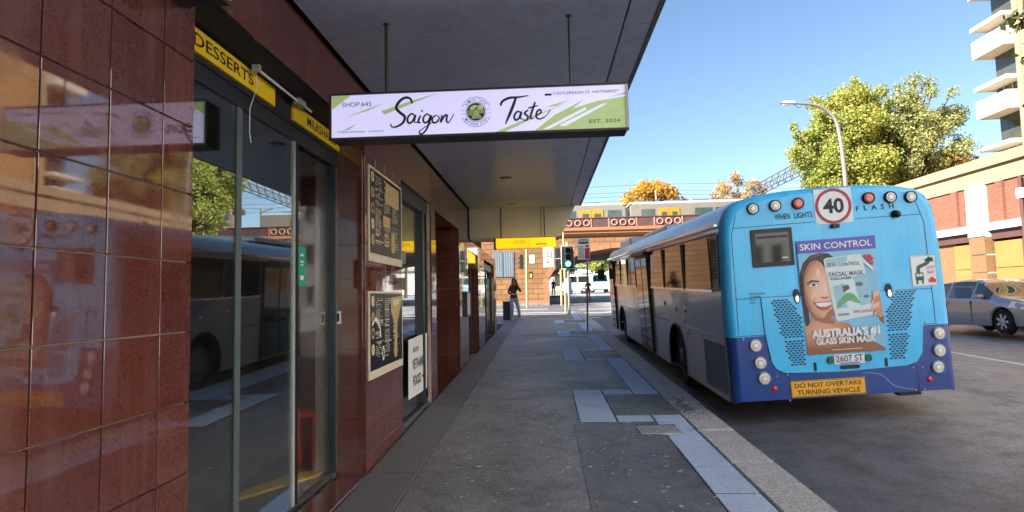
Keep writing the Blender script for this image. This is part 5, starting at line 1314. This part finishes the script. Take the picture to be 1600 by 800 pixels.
def std(**kw):
    j = dict(pelvis=(0, 0, .92, .135), belly=(0, 0, 1.08, .12), chest=(0, 0, 1.30, .14), neck=(0, -.01, 1.47, .05), chin=(0, -.02, 1.55, .075), crown=(0, -.01, 1.66, .07))
    for s_, g in (('L', 1), ('R', -1)):
        j.update({'hip'+s_: (.09*g, 0, .86, .10), 'knee'+s_: (.09*g, -.01, .48, .066), 'ankle'+s_: (.09*g, .02, .08, .048), 'toe'+s_: (.10*g, -.13, .04, .04), 'sho'+s_: (.17*g, 0, 1.38, .065), 'elb'+s_: (.23*g, .03, 1.12, .047), 'wri'+s_: (.22*g, -.04, .88, .034), 'fin'+s_: (.21*g, -.07, .78, .026)})
    j.update(kw); return j
def longhair(t, j):
    cx, cy, cz = j['crown'][:3]; mb = MB()
    for r0, z0 in ((0, 0),):
        prof_ = [(.10, 0), (.085, .06), (.04, .09), (-.08, .105), (-.22, .115), (-.36, .12), (-.48, .09), (-.52, .03)]; vs = []; n_ = 16
        for dz, r in prof_:
            for k in range(n_):
                a = math.pi*2*k/n_; front = math.sin(a) < -.45 and dz < .03
                rr_ = r*(.55 if front else 1); vs.append((cx+rr_*math.cos(a)*1.05, cy+.02+rr_*math.sin(a)*.95+(.02 if dz < -.1 else 0), cz+dz))
        mb.add(vs, [(i*n_+k, i*n_+(k+1) % n_, (i+1)*n_+(k+1) % n_, (i+1)*n_+k) for i in range(len(prof_)-1) for k in range(n_)], 0, True)
    mb.build('hair', 'hair', t, True)
    for s_ in (-1, 1):
        MB().tube([(cx+s_*.07, cy-.06, cz+.02), (cx+s_*.10, cy-.07, cz-.12), (cx+s_*.10, cy-.11, cz-.32), (cx+s_*.09, cy-.12, cz-.45)], [.03, .04, .045, .015], 8).build('hair_lock', 'hair', t, True)
    f_ = Vector((cx, cy-.085, cz-.045))
    for s_ in (-1, 1): MB().lathe(f_+Vector((s_*.03, .012, 0)), (0, -1, 0), [(0, .012), (.006, .008), (.008, 0)], 8).build('eye', 'hair', t, True)
    MB().prism([f_+Vector((-.012, .01, -.05)), f_+Vector((.012, .01, -.05)), f_+Vector((0, .01, 0))], (0, -.022, 0)).build('nose', 'skin', t, True)
    MB().box(f_.x-.022, f_.x+.022, f_.y+.0, f_.y+.014, f_.z-.082, f_.z-.070).build('mouth', 'lips', t, True)
def shorthair(t, j):
    cx, cy, cz = j['crown'][:3]
    MB().lathe((cx, cy+.02, cz-.08), (0, 0, 1), [(0, .088), (.06, .098), (.12, .085), (.16, .04), (.17, 0)], 14).build('hair', 'hair', t, True)
person('woman with long dark hair, dark jacket and jeans at the footpath end', (-1.22, 24.55, gz(24.5)), math.radians(18),
       std(pelvis=(-.02, .05, .92, .14), belly=(-.02, .03, 1.08, .118), chest=(-.03, .02, 1.30, .14), neck=(-.02, -.01, 1.47, .05), chin=(0, -.04, 1.55, .072), crown=(-.01, -.02, 1.655, .07),
           hipR=(-.11, .03, .86, .105), kneeR=(-.12, -.06, .48, .072), ankleR=(-.12, .0, .08, .055), toeR=(-.14, -.15, .04, .042), hipL=(.08, .03, .86, .105), kneeL=(.13, -.12, .48, .075), ankleL=(.20, -.10, .08, .058), toeL=(.25, -.26, .04, .042),
           elbL=(.26, -.06, 1.16, .05), wriL=(.14, -.22, 1.38, .036), finL=(.08, -.23, 1.47, .028), elbR=(-.26, -.02, 1.13, .05), wriR=(-.10, -.20, 1.06, .036), finR=(.0, -.24, 1.08, .028)), longhair, mats=('denim', 'jacket', 'skin', 'shoe'), waist=.90)
tag(MB().box(-1.215, -1.135, 24.27, 24.30, gz(24.5)+1.44, gz(24.5)+1.58).build('phone', 'tan_panel'), 'small phone held up by the woman at the footpath end', 'phone')
person('dark figure walking under the left side of the bridge arch', (1.0, 60, gz(60)), .4, std(kneeL=(.09, -.14, .5, .066), ankleL=(.09, -.10, .1, .05), kneeR=(-.09, .02, .48, .066), ankleR=(-.09, .16, .1, .05), toeR=(-.1, .04, .04, .04)), shorthair, mats=('tee', 'tee', 'skin', 'shop_dark'))
person('person in dark clothes crossing in front of the arch beside the bus', (3.5, 46.5, gz(46.5)-.1), -.3, std(kneeR=(-.09, -.14, .5, .066), ankleR=(-.09, -.10, .1, .05), ankleL=(.09, .15, .1, .05), toeL=(.1, .04, .04, .04)), shorthair, mats=('sign_red', 'jacket', 'skin', 'shop_dark'), waist=.80)
# ================================================================== TREES
def tree(name, label, base, trunk_top, clumps, nleaf, size, m, seed, trunk_r=.22, group=None, dens=None):
    r = random.Random(seed); t = thing(name, label, 'tree', base, None, group); b = Vector(base); tt = Vector(trunk_top)
    MB().tube([b-Vector((0, 0, .3)), b.lerp(tt, .5)+Vector((r.uniform(-.1, .1), r.uniform(-.1, .1), 0)), tt], [trunk_r, trunk_r*.8, trunk_r*.6], 10).build('trunk', 'bark', t)
    mb = MB(); lf = MB(); tot = sum(c[3]**2 for c in clumps)
    for cx_, cy_, cz_, cr in clumps:
        c = Vector((cx_, cy_, cz_)); md = tt.lerp(c, .55)+Vector((0, 0, .15*(c-tt).length))
        mb.tube([tt-Vector((0, 0, .2)), md, c, c+(c-tt).normalized()*cr*.6], [trunk_r*.4, trunk_r*.2, .035, .01], 5, cap=False)
        for j in range(4):
            d = Vector((r.gauss(0, 1), r.gauss(0, 1), r.gauss(.2, .8))).normalized()
            mb.tube([c, c+d*cr*.9], [.02, .006], 4, cap=False)
        k = int(nleaf*cr*cr/tot)
        for _ in range(k):
            d = Vector((r.gauss(0, 1), r.gauss(0, 1), r.gauss(0, 1))).normalized(); p = c+d*cr*(r.random()**.45)*r.uniform(.75, 1.15)
            nrm = (d*.6+Vector((r.gauss(0, .6), r.gauss(0, .6), r.gauss(.3, .6)))).normalized(); u = nrm.orthogonal().normalized(); a = r.random()*6.28
            v = nrm.cross(u); u, v = u*math.cos(a)+v*math.sin(a), v*math.cos(a)-u*math.sin(a); s_ = size*r.uniform(.6, 1.3)
            lf.add([p-u*s_, p+v*s_*.55, p+u*s_, p-v*s_*.55], [(0, 1, 2, 3)])
    mb.build('limbs', 'bark', t); o = lf.build('crown', m, t); return t
def cloud(cx_, cy_, cz_, rx, ry_, rzv, n_, cr, seed, zmin=None):
    r = random.Random(seed); o = []
    while len(o) < n_:
        d = Vector((r.uniform(-1, 1), r.uniform(-1, 1), r.uniform(-1, 1)))
        if d.length > 1 or d.length < .25: continue
        z = cz_+d.z*rzv
        if zmin and z < zmin: continue
        o.append((cx_+d.x*rx, cy_+d.y*ry_, z, cr*r.uniform(.65, 1.25)))
    return o
tree('plane_tree', 'tall full green tree behind the bus, left half of the big crown', (18.6, 36, 1), (18.7, 36, 6.5), cloud(18.6, 36, 9.6, 2.7, 2.6, 4.2, 90, .78, 4)+cloud(19.0, 36, 12.3, 1.7, 1.5, 1.9, 34, .45, 24)+cloud(17.2, 36, 10.6, 2.0, 1.6, 2.6, 26, .45, 25)+cloud(20.3, 35.6, 11.2, 1.7, 1.4, 2.4, 26, .45, 26), 78000, .085, 'leaf_green', 5)
tree('thin_tree', 'sparse yellowing tree to the right of the full green tree', (21.4, 35, 1), (21.5, 35, 6.4), cloud(21.9, 35, 10.4, 3.0, 1.8, 3.4, 100, .55, 8), 20000, .09, 'leaf_thin', 9)
tree('low_brown_tree', 'low russet tree just above the brick parapet on the right', (24.0, 35.6, 1), (24.0, 35.6, 6.0), cloud(24.0, 35.6, 8.1, 2.4, 1.3, 1.6, 26, .7, 18), 5200, .12, 'leaf_brown', 19)
tree('orange_tree', 'bright orange tree behind the train', (13.2, 70, 2), (13.2, 70, 9), cloud(13.1, 70, 12.0, 3.6, 2.6, 2.6, 60, .9, 31), 16000, .16, 'leaf_orange', 32)
tree('amber_tree', 'pale amber tree behind the train right of the orange one', (23.4, 70, 2), (23.4, 70, 9), cloud(23.4, 70, 12.3, 3.4, 2.6, 3.0, 46, .95, 41), 10000, .16, 'leaf_brown', 42)
tree('street_tree', 'leafy branch of a street tree at the top right edge', (16.3, 12.6, gz(12.6)), (16.2, 12.7, 5.0), cloud(16.6, 12.6, 8.2, 1.9, 1.9, 2.4, 22, .8, 51)+[(12.75, 15.0, 9.2, .5), (12.4, 15.3, 8.4, .42), (12.55, 15.2, 7.5, .36), (13.3, 14.6, 9.5, .6), (14.2, 14.0, 9.3, .7), (12.45, 15.3, 6.1, .22)], 6500, .10, 'leaf_dark', 52)
for i, (x, y, h, m, lab) in enumerate(((3.0, 92, 6.5, 'leaf_dark', 'dark tree far beyond the arch, leftmost'), (8.5, 95, 7.5, 'leaf_green', 'green tree far beyond the arch, middle'), (13.5, 90, 7, 'leaf_dark', 'dark tree far beyond the arch, rightmost'))):
    tree('far_tree', lab, (x, y, 2.3), (x, y, 4.3), cloud(x, y, h, 2.6, 2, 2.2, 18, 1.0, 60+i), 2600, .2, m, 70+i, .2, 'trees beyond the arch')
# low building closing the view beyond the arch
t = thing('cream_building', 'low cream building far beyond the bridge arch', 'building', (10, 104, 2.4))
MB().box(-14, 34, 100, 112, 2.2, 6.4).build('wall', 'white_render', t); MB().box(-14.3, 34.3, 99.7, 112.3, 6.4, 6.9).build('roof', 'concrete', t)
for k in range(10):
    q = MB().box(-12+k*4.6, -9.4+k*4.6, 99.95, 100.05, 3.2, 5.4).build('window', 'pole_cream', t); MB().box(-11.9+k*4.6, -9.5+k*4.6, 99.93, 99.949, 3.3, 5.3).build('pane', 'dim_glass', q)
t = thing('railway_shed', 'brown long roofed railway building behind the thin tree', 'building', (33, 52, 6))
MB().box(27, 46, 50, 58, 1, 10.6).build('wall', 'distant_brick', t); MB().box(26.7, 46.3, 49.6, 58.4, 10.6, 11.1).build('roof', 'iron_brown', t)
for k in range(5):
    q = MB().box(28+k*3.5, 30+k*3.5, 49.95, 50.05, 9.0, 10.2).build('window', 'white_render', t); MB().box(28.1+k*3.5, 29.9+k*3.5, 49.93, 49.949, 9.1, 10.1).build('pane', 'dim_glass', q)
for x, y, h, lab in ((9.6, 80, 4.6, 'pale post beyond the arch near the bus'), (7.6, 88, 5.2, 'thin pale post in the distance under the arch')):
    tag(MB().tube([(x, y, gz(y)-.2), (x, y, h)], .12, 8).build('far_post', 'pole_cream'), lab, 'post')
